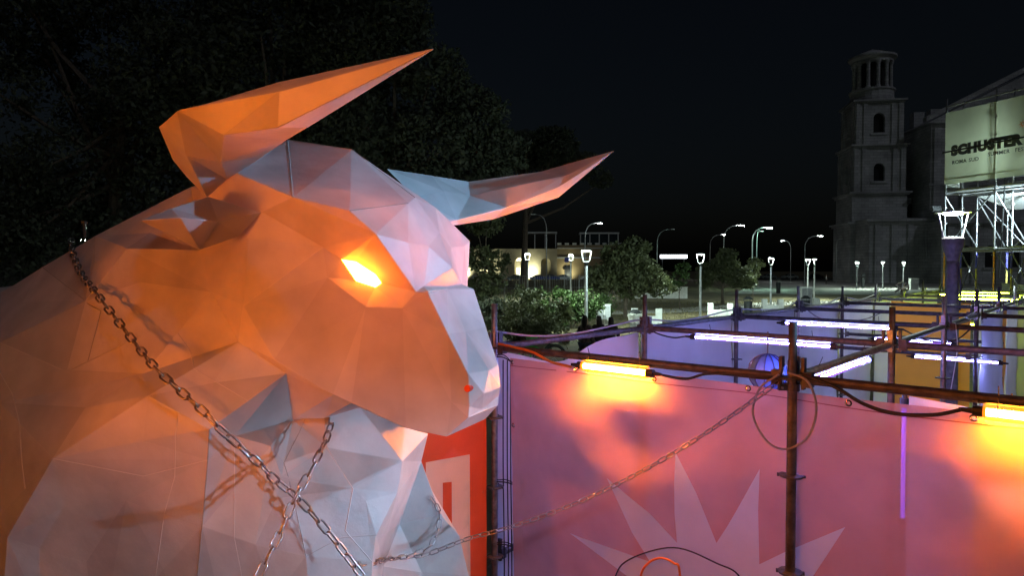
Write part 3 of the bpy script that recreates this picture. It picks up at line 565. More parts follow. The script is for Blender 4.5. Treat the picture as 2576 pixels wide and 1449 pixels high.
BO3, BF3, BL3 = V(*BO, 0), V(*BF, 0), V(*BL, 0)
def BW(p): return BO3 + BF3 * p[0] + BL3 * p[1] + V(0, 0, p[2])
def mid(n, dz=0., v=0.): p = BV[n]; return (p[0], v, p[2] + dz)
def mir(p): return (p[0], -p[1], p[2])
for n, d in (('c1', 0), ('c2', -.02), ('j1', -.03), ('j2', -.02), ('l1', 0), ('th1', -.02)): BV['M' + n] = mid(n, d)
for n in ('g0', 'g1', 'g2', 'g3'): BV['M' + n] = mid(n, .055, .04)
# hidden rear half
BV.update({'R1': (-4.6, -.32, 2.75), 'R1m': (-4.65, 0, 2.82), 'R2': (-4.5, -.86, 2.1), 'R3': (-4.3, -.62, 1.35), 'R4': (-5.15, -.4, 2.15), 'R4m': (-5.2, 0, 2.3), 'R5': (-5.0, -.5, 1.3), 'R5m': (-5.0, 0, 1.4),
           'Y0': (-2.6, -.45, 1.0), 'Y0m': (-2.6, 0, .95), 'Y1': (-4.2, -.4, 1.15), 'Y1m': (-4.2, 0, 1.1), 'lbf': (-1.0, -.45, 1.0), 'lbfm': (-.95, 0, 1.0)})
bull = empty('bull_sculpture', 'giant faceted white bull sculpture with long horns and glowing eye', 'sculpture', tuple(BO3))
def poly_part(name, faces, coords, m, parent=bull, smooth=False, bevel=0.):
    names = sorted({n for f in faces for n in f}); ix = {n: k for k, n in enumerate(names)}
    mb = MB(); mb.add([BW(coords[n]) - BO3 for n in names], [tuple(ix[n] for n in f) for f in faces])
    o = mb.build(name, m, parent)
    bm = bmesh.new(); bm.from_mesh(o.data); bmesh.ops.triangulate(bm, faces=[f for f in bm.faces if len(f.verts) > 4]); bmesh.ops.recalc_face_normals(bm, faces=bm.faces); bm.to_mesh(o.data); bm.free()
    # split the large sheets into slightly uneven triangular panels, each with its own tone
    bm = bmesh.new(); bm.from_mesh(o.data); rr = random.Random(len(names)); lim = .13 if name == 'head' else .10 if name == 'body' else 9.
    big = [f for f in bm.faces if f.calc_area() > lim]
    for f in big:
        n_ = f.normal.copy(); c_ = f.calc_center_median(); vs_ = [v for v in f.verts]; w_ = [rr.uniform(.4, 1.6) for _ in vs_]; t_ = sum(w_)
        p_ = sum((v.co * (w / t_) for v, w in zip(vs_, w_)), V(0, 0, 0)); off = min(.008, .02 * math.sqrt(f.calc_area())) * rr.choice((-1, 1)) * rr.uniform(.5, 1)
        r_ = bmesh.ops.poke(bm, faces=[f]); r_['verts'][0].co = p_ + n_ * off
    bmesh.ops.triangulate(bm, faces=bm.faces[:]); lay = bm.loops.layers.color.new('tone')
    for f in bm.faces:
        g_ = rr.uniform(.92 if name == 'head' else .86, 1.0)
        for lp in f.loops: lp[lay] = (g_, g_ * rr.uniform(.985, 1), g_ * .985, 1)
    bm.to_mesh(o.data); bm.free()
    bv = o.modifiers.new('edge', 'BEVEL'); bv.width = .0022; bv.segments = 1; bv.limit_method = 'ANGLE'; bv.angle_limit = R(7)
    return o
def sided(fs): return [f.split() for f in fs.strip().split(',') if f.strip()]
HEADN = sided('''A0 A1 m1, A1 m2 m1, A1 b2 m2, b2 B1 m2, m2 B1 m3, b2 r1 B1, A1 r1 b2, r1 x2 x1 B1, B1 x1 m4 m3, x1 m5 m4, x2 e1 x1, r1 r2 x2, x2 r2 e1, x1 e1 m5, e1 m6 m5,
e1 e1b m6b m6, r2 e1b e1, e1b e2 m7 m6b, e2 e3 m8 m7, e3 e4 m9 m8, e4 l0 m10 m9, l0 l1 Ml1 m10, l1 c1 Mc1 Ml1, c1 c2 Mc2 Mc1, c2 j1 Mj1 Mc2, j1 j2 Mj2 Mj1,
A1 r6 r1, A1 ef s5 r6, s5 s6 r5 r6, s6 s7 r4 r5, s7 j2 j1 r4, r4 j1 c2 r3, r3 c2 s2, r3 s2 e2, r3 e2 e1b r2, s2 e3 e2, s2 l0 e4 e3, s2 l1 l0, s2 c2 c1 l1,
r6 E1 E2 r1, r1 E2 E3, r1 E3 E4 r2, r2 E4 E5 r3, r3 E5 r4, r4 E5 E6, r4 E6 r5, r5 E6 E1, r5 E1 r6,
k0 k1 s6 s5, k1 k2 s7 s6, k2 k3 j2 s7, er k0 s5 ef, A0 er ef A1, A0 m1 Mg0, A0 Mg0 g0, A0 g0 er''')
BODYN = sided('''g0 Mg0 Mg1 g1, g1 Mg1 Mg2 g2, g2 Mg2 Mg3 g3, g3 Mg3 R1m R1, g0 g1 n1 k0, g0 k0 er, n1 k1 k0, g1 n2 n1, n1 n2 k1, n2 n5 k1, g1 g2 n2, g2 g3 n6 n2, n2 n6 n7, n2 n7 n5,
n5 p1 k1, k1 p1 sh1 k2, n7 p1 n5, n6 sh0 p1 n7, sh0 sh2 sh1 p1, sh0 sh3 sh2, k2 sh1 t1 k3, k3 t1 t2 th1, k3 th1 j2, t2 t3 th2 th1,
sh2 t1b t1 sh1, sh2 ms t1b, t1b ms t5, sh2 sh5 sh6 ms, sh2 sh3 sh5, ms sh6 lb1, ms lb1 lb2 t5, sh6 sh5 lb0 lb1, sh5 sh3 lb0,
t1 t1b t5 t2, t2 t5 t7 t3, t3 t7 t6 t4, t3 t4 th2, t5 lb2 lb3 t7, th1 th2 ch1 tm, j2 th1 tm j1, j1 tm b0, th2 t4 t6 ch2 ch1, t6 t7 xx ch2, ch2 xx c6 ch3, t7 lb3 lb4 xx, xx lb4 lbm c6,
tm ch1 b1 b0, ch1 ch2 b2m b1, ch2 ch3 b3 b2m, ch3 c6 b3,
g3 R1 R2 n6, n6 R2 sh0, sh0 R2 sh3, sh3 R2 R3 lb0, R1 R1m R4m R4, R1 R4 R2, R2 R4 R5 R3, R4 R4m R5m R5, lb0 R3 Y1 Y0, R3 R5 Y1, R5 R5m Y1m Y1, Y0 Y1 Y1m Y0m, lb0 Y0 lbf lb1, lb1 lbf lb2, lb2 lbf lb3, lb3 lbf lb4, lb4 lbf lbfm lbm, lbf Y0 Y0m lbfm''')
# far chest seen past the breast
FARC = sided('''b0 b0f b1, b0f q0 q1 b1, b1 q1 fa b2m, q1 q2 fa, q2 q3 q4 fb fa, b2m fa c6f b3, fa fb c6f, b3 c6f c6, c6f fb lqm lbm c6, fb q4 lq lqm, j1 b0 b0f c2''')
def mirrored(faces, skip=()):
    """far half: same facets on the other side of the midline plane"""
    co = {}; out = []
    for f in faces:
        g = []
        for n in f:
            on = abs(BV[n][1]) < .05
            k = n if on else n + '_f'
            co[k] = BV[n] if on else mir(BV[n]); g.append(k)
        out.append(g[::-1])
    return out, co
hf, hco = mirrored(HEADN); allc = dict(BV); allc.update(hco)
head = poly_part('head', HEADN + hf, allc, BULLM)
drop = {'tm ch1 b1 b0', 'ch1 ch2 b2m b1', 'ch2 ch3 b3 b2m', 'ch3 c6 b3', 'j1 tm b0', 'ch2 xx c6 ch3', 'xx lb4 lbm c6'}
bf_, bco = mirrored([f for f in BODYN if ' '.join(f) not in drop]); allb = dict(BV); allb.update(bco)
BELLY = [['q4', 'q3', 'sh1_f', 'sh2_f'], ['q3', 'q2', 't1_f', 'sh1_f'], ['q2', 'q1', 't1_f'], ['q1', 'q0', 'k3_f', 't1_f'], ['q4', 'sh2_f', 'lb1_f', 'lq']]
body = poly_part('body', BODYN + FARC + bf_ + BELLY, allb, BULLM)
# legs (below the frame): faceted, tapering with a knee and hoof
def leg(u, v, ztop, rear):
    prof = [(ztop, .36, 0), (ztop - .45, .26, .04), (.62, .15, .05 if not rear else -.06), (.5, .17, .05 if not rear else -.1), (.2, .12, 0), (.16, .17, .03), (0, .20, .05)]
    mb = MB(); vs = []
    for z, r, du in prof:
        for k in range(6): a = k * math.pi / 3 + .3; vs.append(BW((u + du + r * math.cos(a), v + r * .85 * math.sin(a), z)) - BO3)
    fs = [(i * 6 + k, i * 6 + (k + 1) % 6, (i + 1) * 6 + (k + 1) % 6, (i + 1) * 6 + k) for i in range(len(prof) - 1) for k in range(6)] + [tuple(range(6)), tuple(range(len(vs) - 1, len(vs) - 7, -1))]
    mb.add(vs, fs); mb.build('leg', BULLM, bull)
for v in (-.5, .5): leg(-1.45, v, 1.35, False); leg(-4.55, v, 1.5, True)
tl = [BW(p) - BO3 for p in ((-5.15, 0, 2.3), (-5.4, .02, 2.1), (-5.45, .03, 1.5), (-5.4, .02, 1.0), (-5.42, 0, .7))]
MB().tube(tl, [.06, .05, .035, .07, .02], 6).build('tail', BULLM, bull)
def horn(rings, tip):
    fs = []; n = len(rings[0])
    for a, b in zip(rings, rings[1:]):
        for k in range(n): fs.append([a[k], a[(k + 1) % n], b[(k + 1) % n], b[k]])
    for k in range(n): fs.append([rings[-1][k], rings[-1][(k + 1) % n], tip])
    fs.append(rings[0][::-1]); return fs
NH = [x.split() for x in ('hD hE hN hA hRb hRc', 'hC hz hK hK3 hKc hC3', 'hB hA1 hF hK4 hKb hA3', 'hGb hG hH hI hI3 hG3')]
o = poly_part('horn', horn(NH, 'hT'), BV, BULLM); o['label'] = 'near horn, orange-lit at its elbow'
FH = [x.split() for x in ('w00 w01 w02 w03 w04', 'w10 w11 w12 w13 w14', 'w20 w21 w22 w23 w24', 'w30 w31 w32 w33 w34')]
o = poly_part('horn', horn(FH, 'wT'), BV, BULLM); o['label'] = 'far horn, pink-lit and pointing right'
EAR = sided('aT a1 a2 aF aV aU, aT aB aS a2 a1, aT aK aB, aU aV aK, aT aU aK, aB aK aS, aK aV aF aS, aS aF a2')
poly_part('ear', EAR, BV, BULLM)
ef_, eco = mirrored(EAR); poly_part('ear', ef_, eco, BULLM)
# glowing eyes: flat lit lenses at the bottom of the sockets
EYEM = emitter('eye_glow', (1., .17, .009), 190)
def eye(cs, parent):
    c = [BW(p) - BO3 for p in cs]; n = len(c); sgn = -1 if cs[0][1] < 0 else 1
    mb = MB(); mb.add(c, [tuple(range(n))])
    ctr = sum(c, V(0, 0, 0)) / n; bk = MB(); w = BL3 * sgn
    bk.add([ctr + (p - ctr) * 1.04 - w * .006 for p in c] + [ctr + (p - ctr) * 1.04 - w * .04 for p in c], [tuple(range(n)), tuple(range(2 * n - 1, n - 1, -1))] + [(k, (k + 1) % n, n + (k + 1) % n, n + k) for k in range(n)])
    bk.build('eye_light_block', BLACK, parent)  # added unseen box that keeps the eye's glow out of the head
    mb.build('eye', EYEM, parent)
EP = [BV['E%d' % k] for k in range(1, 7)]
eye(EP, bull); eye([mir(p) for p in EP], bull)
for sg_ in (-1, 1):
    ld = bpy.data.lights.new('eye_lamp', 'POINT'); ld.energy = 3.4; ld.color = (1., .09, .015); ld.shadow_soft_size = .03
    lo = bpy.data.objects.new('eye_lamp', ld); COL.objects.link(lo); lo.parent = bull; lo.location = BW((BV['E3'][0] - .02, sg_ * .19, BV['E3'][2] + .05)) - BO3
# red nostril disc
npos = BW(BV['nos']) - BO3
for s in (-1, 1):
    p = BV['nos']; c = BW((p[0], s * (abs(p[1]) + (.002 if s < 0 else -.03)), p[2])) - BO3
    MB().prism([(.015 * math.cos(k * math.pi / 8), .015 * math.sin(k * math.pi / 8)) for k in range(16)], c, BF3, (0, 0, 1), BL3 * s, .03 * -1).build('nostril', mat('red_disc', (.8, .06, .03), .5), bull)
# raised seams and grimy fold lines on the sheeting, projected onto the body surface
from mathutils.bvhtree import BVHTree
def bvh_of(objs):
    vs = []; fs = []
    for o in objs:
        k = len(vs); vs += [v.co.copy() for v in o.data.vertices]; fs += [tuple(i + k for i in p.vertices) for p in o.data.polygons]
    return BVHTree.FromPolygons(vs, fs)
BVH = bvh_of([body, head])
def on_surface(p, lift):
    loc, nr, _, _ = BVH.find_nearest(p)
    if nr.dot(p - loc) < 0 and (p - loc).length > 1e-4: nr = nr if (V(0, 0, HC) - BO3 - loc).dot(nr) > 0 else -nr
    if (V(0, 0, HC) - BO3 - loc).dot(nr) < 0: nr = -nr
    return loc + nr * lift
def seam(pts, m, r=.0035, name='seam'):
    ps = [BW(p) - BO3 for p in pts]; out = []
    for a, b in zip(ps, ps[1:]):
        k = max(2, int((b - a).length / .05))
        out += [on_surface(a.lerp(b, t / k), .0005) for t in range(k)]
    out.append(on_surface(ps[-1], .0005)); MB().tube(out, r, 5).build(name, m, bull)
def near_pt(a, b, t): p, q = BV[a], BV[b]; return tuple(p[k] + (q[k] - p[k]) * t for k in range(3))
def mixv(*w): return tuple(sum(BV[n][k] * x for n, x in w) for k in range(3))
seam([BV['n6'], BV['n7'], BV['n5']], SEAMM, .0025)
seam([mixv(('n5', .3), ('n7', .7)), mixv(('n2', .7), ('n5', .3)), mixv(('n2', .8), ('g2', .2)), BV['g2']], GRIME, .0018)
seam([mixv(('sh0', .5), ('n6', .5)), mixv(('sh0', .6), ('sh2', .4)), mixv(('sh2', .5), ('sh3', .5))], SEAMM, .0025)
seam([BV['sh2'], mixv(('ms', .4), ('t1b', .4), ('sh2', .2)), BV['t1b']], SEAMM, .002)
seam([mixv(('sh1', .5), ('t1', .5)), mixv(('t1b', .6), ('ms', .4)), mixv(('t5', .5), ('ms', .5)), mixv(('lb2', .5), ('lb1', .5))], SEAMM, .0018)
seam([BV['t1'], BV['t1b'], BV['t5'], BV['lb2']], GRIME, .002)
seam([BV['t2'], mixv(('t5', .4), ('t7', .6)), BV['lb3']], SEAMM, .002)
seam([mixv(('th1', .6), ('tm', .4)), BV['th2'], mixv(('t6', .8), ('ch2', .2)), BV['xx']], GRIME, .0018)
seam([BV['ch1'], BV['ch2'], mixv(('ch2', .4), ('xx', .3), ('c6', .3)), BV['c6']], SEAMM, .0025)
seam([BV['xx'], mixv(('ch2', .3), ('xx', .4), ('c6', .3)), BV['b3']], GRIME, .0018)
seam([BV['m1'], BV['A1']], SEAMM, .0025); pass
seam([BV['b2'], mixv(('b2', .4), ('B1', .6)), BV['B1']], GRIME, .002); pass
seam([BV['e1b'], BV['m6b']], SEAMM, .005)
seam([BV['m1'], BV['m2'], BV['m3']], SEAMM, .0025)
seam([mixv(('k1', .5), ('p1', .5)), mixv(('k2', .5), ('sh1', .5)), mixv(('t1', .5), ('k3', .5))], SEAMM, .002)

# ------------------------------------------------------------------ chains
def link_mesh(name, L, w, r):
    """stadium ring along x: outer length L, outer width w, wire radius r"""
    cx_ = L / 2 - w / 2; rr = w / 2 - r; path = []
    for k in range(5): a = -math.pi / 2 + math.pi * k / 4; path.append(V(cx_ + rr * math.cos(a), rr * math.sin(a), 0))
    for k in range(5): a = math.pi / 2 + math.pi * k / 4; path.append(V(-cx_ + rr * math.cos(a), rr * math.sin(a), 0))
    n = 6; m = len(path); vs = []; fs = []
    for i, p in enumerate(path):
        t = (path[(i + 1) % m] - path[i - 1]).normalized(); x = V(0, 0, 1); y = x.cross(t).normalized()
        for k in range(n): vs.append(p + (x * math.cos(2 * math.pi * k / n) + y * math.sin(2 * math.pi * k / n)) * r)
    for i in range(m):
        for k in range(n): fs.append((i * n + k, i * n + (k + 1) % n, ((i + 1) % m) * n + (k + 1) % n, ((i + 1) % m) * n + k))
    mb = MB(); mb.add(vs, fs); me = mb.mesh(name); me.materials.append(CHAINM); me.polygons.foreach_set('use_smooth', [True] * len(me.polygons)); return me
BIGL = link_mesh('link', .078, .038, .0046); SML = link_mesh('link', .058, .029, .0031)
def chain(label, pts, me, L, r, group=None):
    pts = spline(pts, 10); d = [0]
    for a, b in zip(pts, pts[1:]): d.append(d[-1] + (b - a).length)
    pitch = L - 4 * r * .95; n = int(d[-1] / pitch); t = empty('chain', label, 'chain', tuple(pts[0]), 0, group)
    def at(s):
        s = min(max(s, 0), d[-1] - 1e-5)
        k = max(i for i in range(len(d)) if d[i] <= s); f = (s - d[k]) / max(1e-6, d[k + 1] - d[k]); return pts[k].lerp(pts[k + 1], f)
    for k in range(n):
        c = at((k + .5) * pitch); tg = (at((k + 1) * pitch) - at(k * pitch)).normalized()
        q = tg.to_track_quat('X', 'Z'); q = q @ Quaternion((1, 0, 0), (math.pi / 2 * (k % 2)) + .55 + random.uniform(-.16, .16))
        o = link('link', me, t); o.location = c - pts[0]; o.rotation_mode = 'QUATERNION'; o.rotation_quaternion = q
    return t
def drape(key, lift): return [on_surface(BW(p) - BO3, lift) + BO3 for p in CHP[key]]
def outward(key, lift):
    """keep a chain just outside the sheeting where it touches, else hanging free"""
    out = []
    for ip, p in enumerate(CHP[key]):
        q = BW(p) - BO3
        if key == 'B' and ip == 0: out.append(q + BO3); continue
        sfc = on_surface(q, lift); loc, nr, _, dd = BVH.find_nearest(q)
        viewd = (q - (V(0, 0, HC) - BO3)).normalized(); hit = BVH.ray_cast(V(0, 0, HC) - BO3, viewd)
        if hit[0] is not None and (hit[0] - (V(0, 0, HC) - BO3)).length < (q - (V(0, 0, HC) - BO3)).length + lift: q = hit[0] - viewd * lift
        out.append(q + BO3)
    return out
chain('heavy steel chain running from the back ridge across the bull shoulder and chest', outward('A', .035), BIGL, .078, .0046, 'heavy chains on the bull')
chain('heavy steel chain hanging from the bull throat and crossing the other one', outward('B', .06), BIGL, .078, .0046, 'heavy chains on the bull')
chain('thin chain looped around the far side of the bull chest', outward('C', .02), SML, .058, .0031, 'thin chains')
sag = []
pA, pB = outward('D', .02), G(1, 0, ZR - .02) + EB * -.03 - EA * .06
for p in pA: sag.append(p)
a_ = pA[-1]
for k in range(1, 13):
    t_ = k / 12; p = a_.lerp(pB, t_); p.z -= .20 * 4 * t_ * (1 - t_) * .55; sag.append(p)
chain('thin chain stretched from the bull chest up to the main scaffold post', sag, SML, .058, .0031, 'thin chains')
# fixing bolt on the ridge
rb = BW(BV['g1'])

# ================================================================== floodlights just outside the frame that light the bull
def floodlight(label, p, target, c, energy, size=R(70), soft=.12, w=.34, hgt=None):
    p = Vector(p); t = empty('floodlight', label, 'floodlight', (p.x, p.y, 0)); d = (Vector(target) - p).normalized(); Mx = d.to_track_quat('Y', 'Z').to_matrix()
    z = V(0, 0, p.z)
    hb = MB(); hb.box(z - d * .08, (w, .12, w * .75), M=Mx); hb.build('housing', DARKM, t)
    MB().box(z - d * .012, (w * .9, .01, w * .65), M=Mx).build('lens', emitter('lens_' + label[:8], c, 12), t)
    st = MB(); st.tube([(0, 0, .02), (0, 0, p.z - .18)], .02, 8)
    for k in range(3): a = k * 2.1; st.tube([(0, 0, .5), (.5 * math.cos(a), .5 * math.sin(a), .02)], .014, 6)
    st.build('stand', DARKM, t)
    ld = bpy.data.lights.new('beam', 'SPOT'); ld.energy = energy; ld.color = c; ld.spot_size = size; ld.spot_blend = .7; ld.shadow_soft_size = soft
    lo = bpy.data.objects.new('beam', ld); COL.objects.link(lo); lo.parent = t; lo.location = z + d * .03; lo.rotation_euler = d.to_track_quat('-Z', 'Y').to_euler()
    return t
# a further run of the same orange tubes on a rail left of the camera
side = empty('side_rail', 'scaffold rail with orange tubes left of the camera', 'scaffolding', (0, 0, 0))
SP = [V(-4.7, -.9, 0), V(-4.1, 1.0, 0), V(-3.8, 2.9, 0)]
for p in SP: post(p, 2.8, RUST, parent=side)
for a, b in zip(SP, SP[1:]):
    for z in (1.0, 2.5): ledger(a + V(0, 0, z), b + V(0, 0, z), RUST, parent=side)
for k, (a, b, z) in enumerate(((SP[0], SP[1], 2.5), (SP[1], SP[2], 2.5), (SP[0], SP[1], 1.0))):
    tube_light('orange tube light on the %s of the rail left of the camera' % ('far span', 'near span', 'low bar')[k], a.lerp(b, .2) + V(.03, 0, z - .055), a.lerp(b, .8) + V(.03, 0, z - .055), ORG, (170, 40, 150)[k], .022, 'orange tube lights left of the camera')
floodlight('orange floodlight on a stand left of the camera', (-4.0, .45, 2.1), (-.95, 2.75, 3.15), (1., .175, .007), 250, R(48), .16)
floodlight('second orange floodlight on a tall stand left of the camera', (-3.0, -.6, 4.2), (1.35, 3.6, 1.6), (1., .20, .01), 330, R(48), .07)
floodlight('cool white floodlight on a stand right of the camera, above the rail', (3.8, 3.0, 4.3), (-.4, 3.2, 3.0), (.26, .60, 1.), 700, R(42), .05)
floodlight('low cool white floodlight on a stand right of the camera', (2.5, .75, 1.35), (-.3, 3.0, 1.28), (.44, .67, 1.), 330, R(42), .05)

# ------------------------------------------------------------------ scaffold tower with festival banner
TE = V(.33, -.944, 0).normalized(); TP = V(-TE.y, TE.x, 0)
TT = V(13.6, 21.5, 0)
tower = empty('scaffold_tower', 'tall lit scaffold tower at the right edge carrying the festival banner', 'scaffolding', (0, 0, 0))
def T_(k, w, z): return TT + TE * (1.57 * k) + TP * w + V(0, 0, z)
STRIPE_O = mat('orange_wrap', (.85, .35, .05), .5); STRIPE_Y = mat('yellow_wrap', (.65, .55, .12), .5); STRIPE_B = mat('blue_wrap', (.12, .12, .75), .5)
TROS = MB().lathe([(.03, -.008), (.065, -.006), (.065, .006), (.03, .008)], n=10).mesh('rosette'); TROS.materials.append(GALV)
WID = (0, .73, 1.4, 2.8)
for k in range(4):
    for wi, w in enumerate(WID):
        mb = MB(); mb.tube([(0, 0, 0), (0, 0, 8.3 if wi < 2 else 7.7)], .0245, 8); o = mb.build('post', GALV, tower, True, T_(k, w, 0))
        for q in range(15): link('rosette', TROS, o, (0, 0, .4 + .5 * q))
        MB().tube([(0, 0, 3.0), (0, 0, 3.5)], .026, 8).build('colour_wrap', STRIPE_B if wi else STRIPE_O, o); MB().tube([(0, 0, 2.35), (0, 0, 2.98)], .026, 8).build('colour_wrap', STRIPE_O if wi < 1 else STRIPE_Y, o)
def tub(nm, a, b, r=.0245, m=GALV, parent=tower): return MB().tube([a, b], r, 8).build(nm, m, parent)
for k in range(3):
    for w in WID:
        for z in (.4, 3.55, 5.3, 5.8, 8.05): tub('ledger', T_(k, w, z), T_(k + 1, w, z))
for k in range(4):
    for a, b in zip(WID, WID[1:]):
        for z in (.4, 3.55, 5.35, 5.85, 7.5): tub('transom', T_(k, a, z), T_(k, b, z))
for k, w, z0, z1 in ((0, 0, 3.6, 5.3), (1, 0, 3.55, 1.2), (2, 0, 3.6, 5.3), (0, 1.4, 5.3, 3.6), (1, 1.4, 1.0, 3.5)): tub('brace', T_(k, w, z0), T_(k + 1, w, z1), .02)
for k in range(4):
    tub('brace', T_(k, 0, 5.25), T_(k, 1.4, 3.7), .02); tub('brace', T_(k, 1.4, 3.5), T_(k, 0, .9), .02); tub('brace', T_(k, .73, 3.5), T_(k, 2.8, .7), .02); tub('brace', T_(k, 1.4, 5.2), T_(k, 2.8, 3.6), .02)
tub('brace', T_(1.2, -.05, 5.6), T_(-.2, 2.9, 2.7), .022, DARKM); tub('brace', T_(0, 2.8, 3.5), T_(2.4, 0, 5.2), .022)
DECK = mat('deck_board', (.30, .31, .30), .7, .2)
for k in range(3):
    for q in range(4):
        c = T_(k + .5, .2 + .32 * q, 3.62); MB().box(c, (1.5, .29, .05), math.atan2(TE.y, TE.x)).build('deck_board', DECK, tower)
        c = T_(k + .5, .2 + .32 * q, 5.42); MB().box(c, (1.5, .29, .05), math.atan2(TE.y, TE.x)).build('deck_board', DECK, tower)
# side and under sheets
WPAN = mat('white_tarp', (.75, .78, .76), .55, 0, .05, trans=.35)
def quadsheet(name, label, cs, m, n=10, amp=.02):
    a, b, c, d = [Vector(p) for p in cs]; v = []; f = []; nr = (b - a).cross(d - a).normalized()
    for i in range(n + 1):
        for j in range(n + 1):
            s, t = i / n, j / n; p = a.lerp(b, s).lerp(d.lerp(c, s), t); v.append(p + nr * amp * math.sin(7 * s + 5 * t) * math.sin(math.pi * s) * math.sin(math.pi * t))
    for i in range(n):
        for j in range(n): q = i * (n + 1) + j; f.append((q, q + n + 1, q + n + 2, q + 1))
    mb = MB(); mb.add(v, f); return tag(mb.build(name, m, None, True), label, 'sheet')
quadsheet('tower_sheet', 'bright white side sheet at the left end of the festival tower', (T_(-.03, .06, 5.55), T_(-.03, .70, 5.55), T_(-.03, .70, 7.7), T_(-.03, .06, 7.95)), WPAN)
quadsheet('tower_sheet', 'white sheet lit from below under the festival tower platform', (T_(.1, 1.2, 5.28), T_(2.9, 1.2, 5.28), T_(2.9, 2.75, 4.9), T_(.1, 2.75, 4.9)), WPAN)
quadsheet('tower_sheet', 'white tarp sloping at the foot of the festival tower', (V(15.2, 21.2, 2.55), V(17.5, 17.5, 2.2), V(18.5, 18.5, 1.0), V(16.0, 22.0, 1.0)), WPAN)
# banner
FBAN = mat('festival_banner_cloth', (.60, .62, .46), .6, 0, .06, 2, .05, 60, trans=.5)
fbn = quadsheet('festival_banner', 'pale green festival banner reading SCHUSTER on the scaffold tower', (T_(0, -.05, 5.62), T_(2.9, -.05, 5.62), T_(2.9, -.05, 7.85), T_(0, -.05, 7.85)), FBAN, 16, .012); fbn['category'] = 'banner'
TXT = mat('banner_dark_print', (.07, .08, .08), .6); TXG = mat('banner_grey_print', (.12, .13, .12), .6); TXO = mat('banner_orange_print', (.75, .22, .05), .6)
def tmx(s, z): M = Matrix((TE, V(0, 0, 1), TE.cross(V(0, 0, 1)))).transposed().to_4x4(); M.translation = T_(0, -.075, 0) + TE * s + V(0, 0, z); return M
text_mesh('lettering', 'SCHUSTER', .40, TXT, fbn, tmx(.24, 6.50), .032, 1.12)
text_mesh('lettering', 'SUMMER', .155, TXG, fbn, tmx(1.38, 6.30), .002, 1.1); text_mesh('lettering', 'FEST', .155, TXG, fbn, tmx(2.16, 6.30), .002, 1.1)
text_mesh('lettering', 'ROMA', .155, TXG, fbn, tmx(.26, 6.22), .002, 1.1); text_mesh('lettering', 'SUD', .155, TXG, fbn, tmx(.80, 6.22), .002, 1.1)
sp = MB(); M_ = tmx(2.36, 7.05)
for k in range(8):
    a = k * math.pi / 4; sp.add([M_ @ Vector(p) for p in ((.03 * math.cos(a + .6), .03 * math.sin(a + .6), 0), (.14 * math.cos(a), .14 * math.sin(a), 0), (.03 * math.cos(a - .6), .03 * math.sin(a - .6), 0))], [(0, 1, 2)])
sp.build('star_mark', TXO, fbn)
tub('guard_rail', T_(-.02, -.11, 6.62), T_(3, -.11, 6.72), .024, DARKM)
def tower_lamp(label, p, tgt, e, c=(.72, 1., .95)):
    t = empty('work_light', label, 'work light', tuple(p)); d = (Vector(tgt) - Vector(p)).normalized(); Mx = d.to_track_quat('Y', 'Z').to_matrix()
    MB().box(-d * .06, (.3, .1, .16), M=Mx).build('housing', DARKM, t); MB().box(d * .0, (.27, .012, .13), M=Mx).build('lens', emitter('work_lens', (.9, 1., .97), 30), t)
    ld = bpy.data.lights.new('beam', 'SPOT'); ld.energy = e; ld.color = c; ld.spot_size = R(130); ld.spot_blend = .8; ld.shadow_soft_size = .1
    lo = bpy.data.objects.new('beam', ld); COL.objects.link(lo); lo.parent = t; lo.location = d * .04; lo.rotation_euler = d.to_track_quat('-Z', 'Y').to_euler()
tower_lamp('white work light on the tower rail in front of the festival banner', T_(1.75, -.14, 6.62), T_(1.4, -2, 3.5), 140)
tower_lamp('added work light at the left end of the tower to brighten the park', T_(-.1, -.25, 4.85), (11, 37, 0), 5500)  # added lamp that lights the lawn and bench fronts
tower_lamp('work light inside the tower behind the festival banner', T_(1.1, 1.6, 6.2), T_(.4, 0, 6.6), 150)
tower_lamp('work light under the tower platform', T_(2.1, .8, 4.9), T_(.6, 1.4, 4.2), 3200, (.74, .95, 1.))

# ------------------------------------------------------------------ park lamps
ARMD = mat('grey_lamp_arm', (.22, .225, .23), .5, .3)
def make_park_lamp():
    t = empty('park_lamp', '', 'street lamp')
    MB().lathe([(.11, 0), (.11, .03), (.085, .05), (.075, 3.0), (.075, 3.12)], n=12).build('pole', LAMPM, t, False)
    MB().lathe([(.076, 3.12), (.09, 3.16), (.12, 3.27), (.125, 3.30), (.05, 3.32)], n=14).build('socket', DARKM, t)
    for sx in (-1, 1):
        MB().tube([(sx * .10, 0, 3.31), (sx * .145, 0, 3.34), (sx * .24, 0, 3.83)], [.018, .016, .016], 6).build('arm', ARMD, t)
    MB().box((0, 0, 3.325), (.22, .05, .02)).build('arm', LAMPM, t)
    MB().lathe([(.10, 3.83), (.27, 3.835), (.27, 3.865), (.12, 3.895)], n=18).build('canopy', LAMPM, t)
    MB().lathe([(.15, 3.815), (.15, 3.828)], n=16).build('diffuser', LAMPLIT, t)
    return t
LPROTO = make_park_lamp(); first = True
def park_lamp(label, x, y, s=1., rz=0.):
    global first
    t = LPROTO if first else copy_tree(LPROTO); first = False
    t.location = (x, y, 0); t.rotation_euler = (0, 0, rz); t.scale = (s, s, s); t['label'] = label; t['group'] = 'park lamps'; return t
park_lamp('lit park lamp on a tall grey pole beside the green shrubs', 3.56, 32.7)
park_lamp('lit park lamp standing between the two park trees', 11.4, 41.3)
park_lamp('lit park lamp above the third white bench', 21.8, 57.5)
park_lamp('lit park lamp behind the white cabinet, left of a close pair', 28.6, 66, 1, .3)
park_lamp('lit park lamp turned edge-on, right of a close pair', 27.9, 63, 1, 1.3)
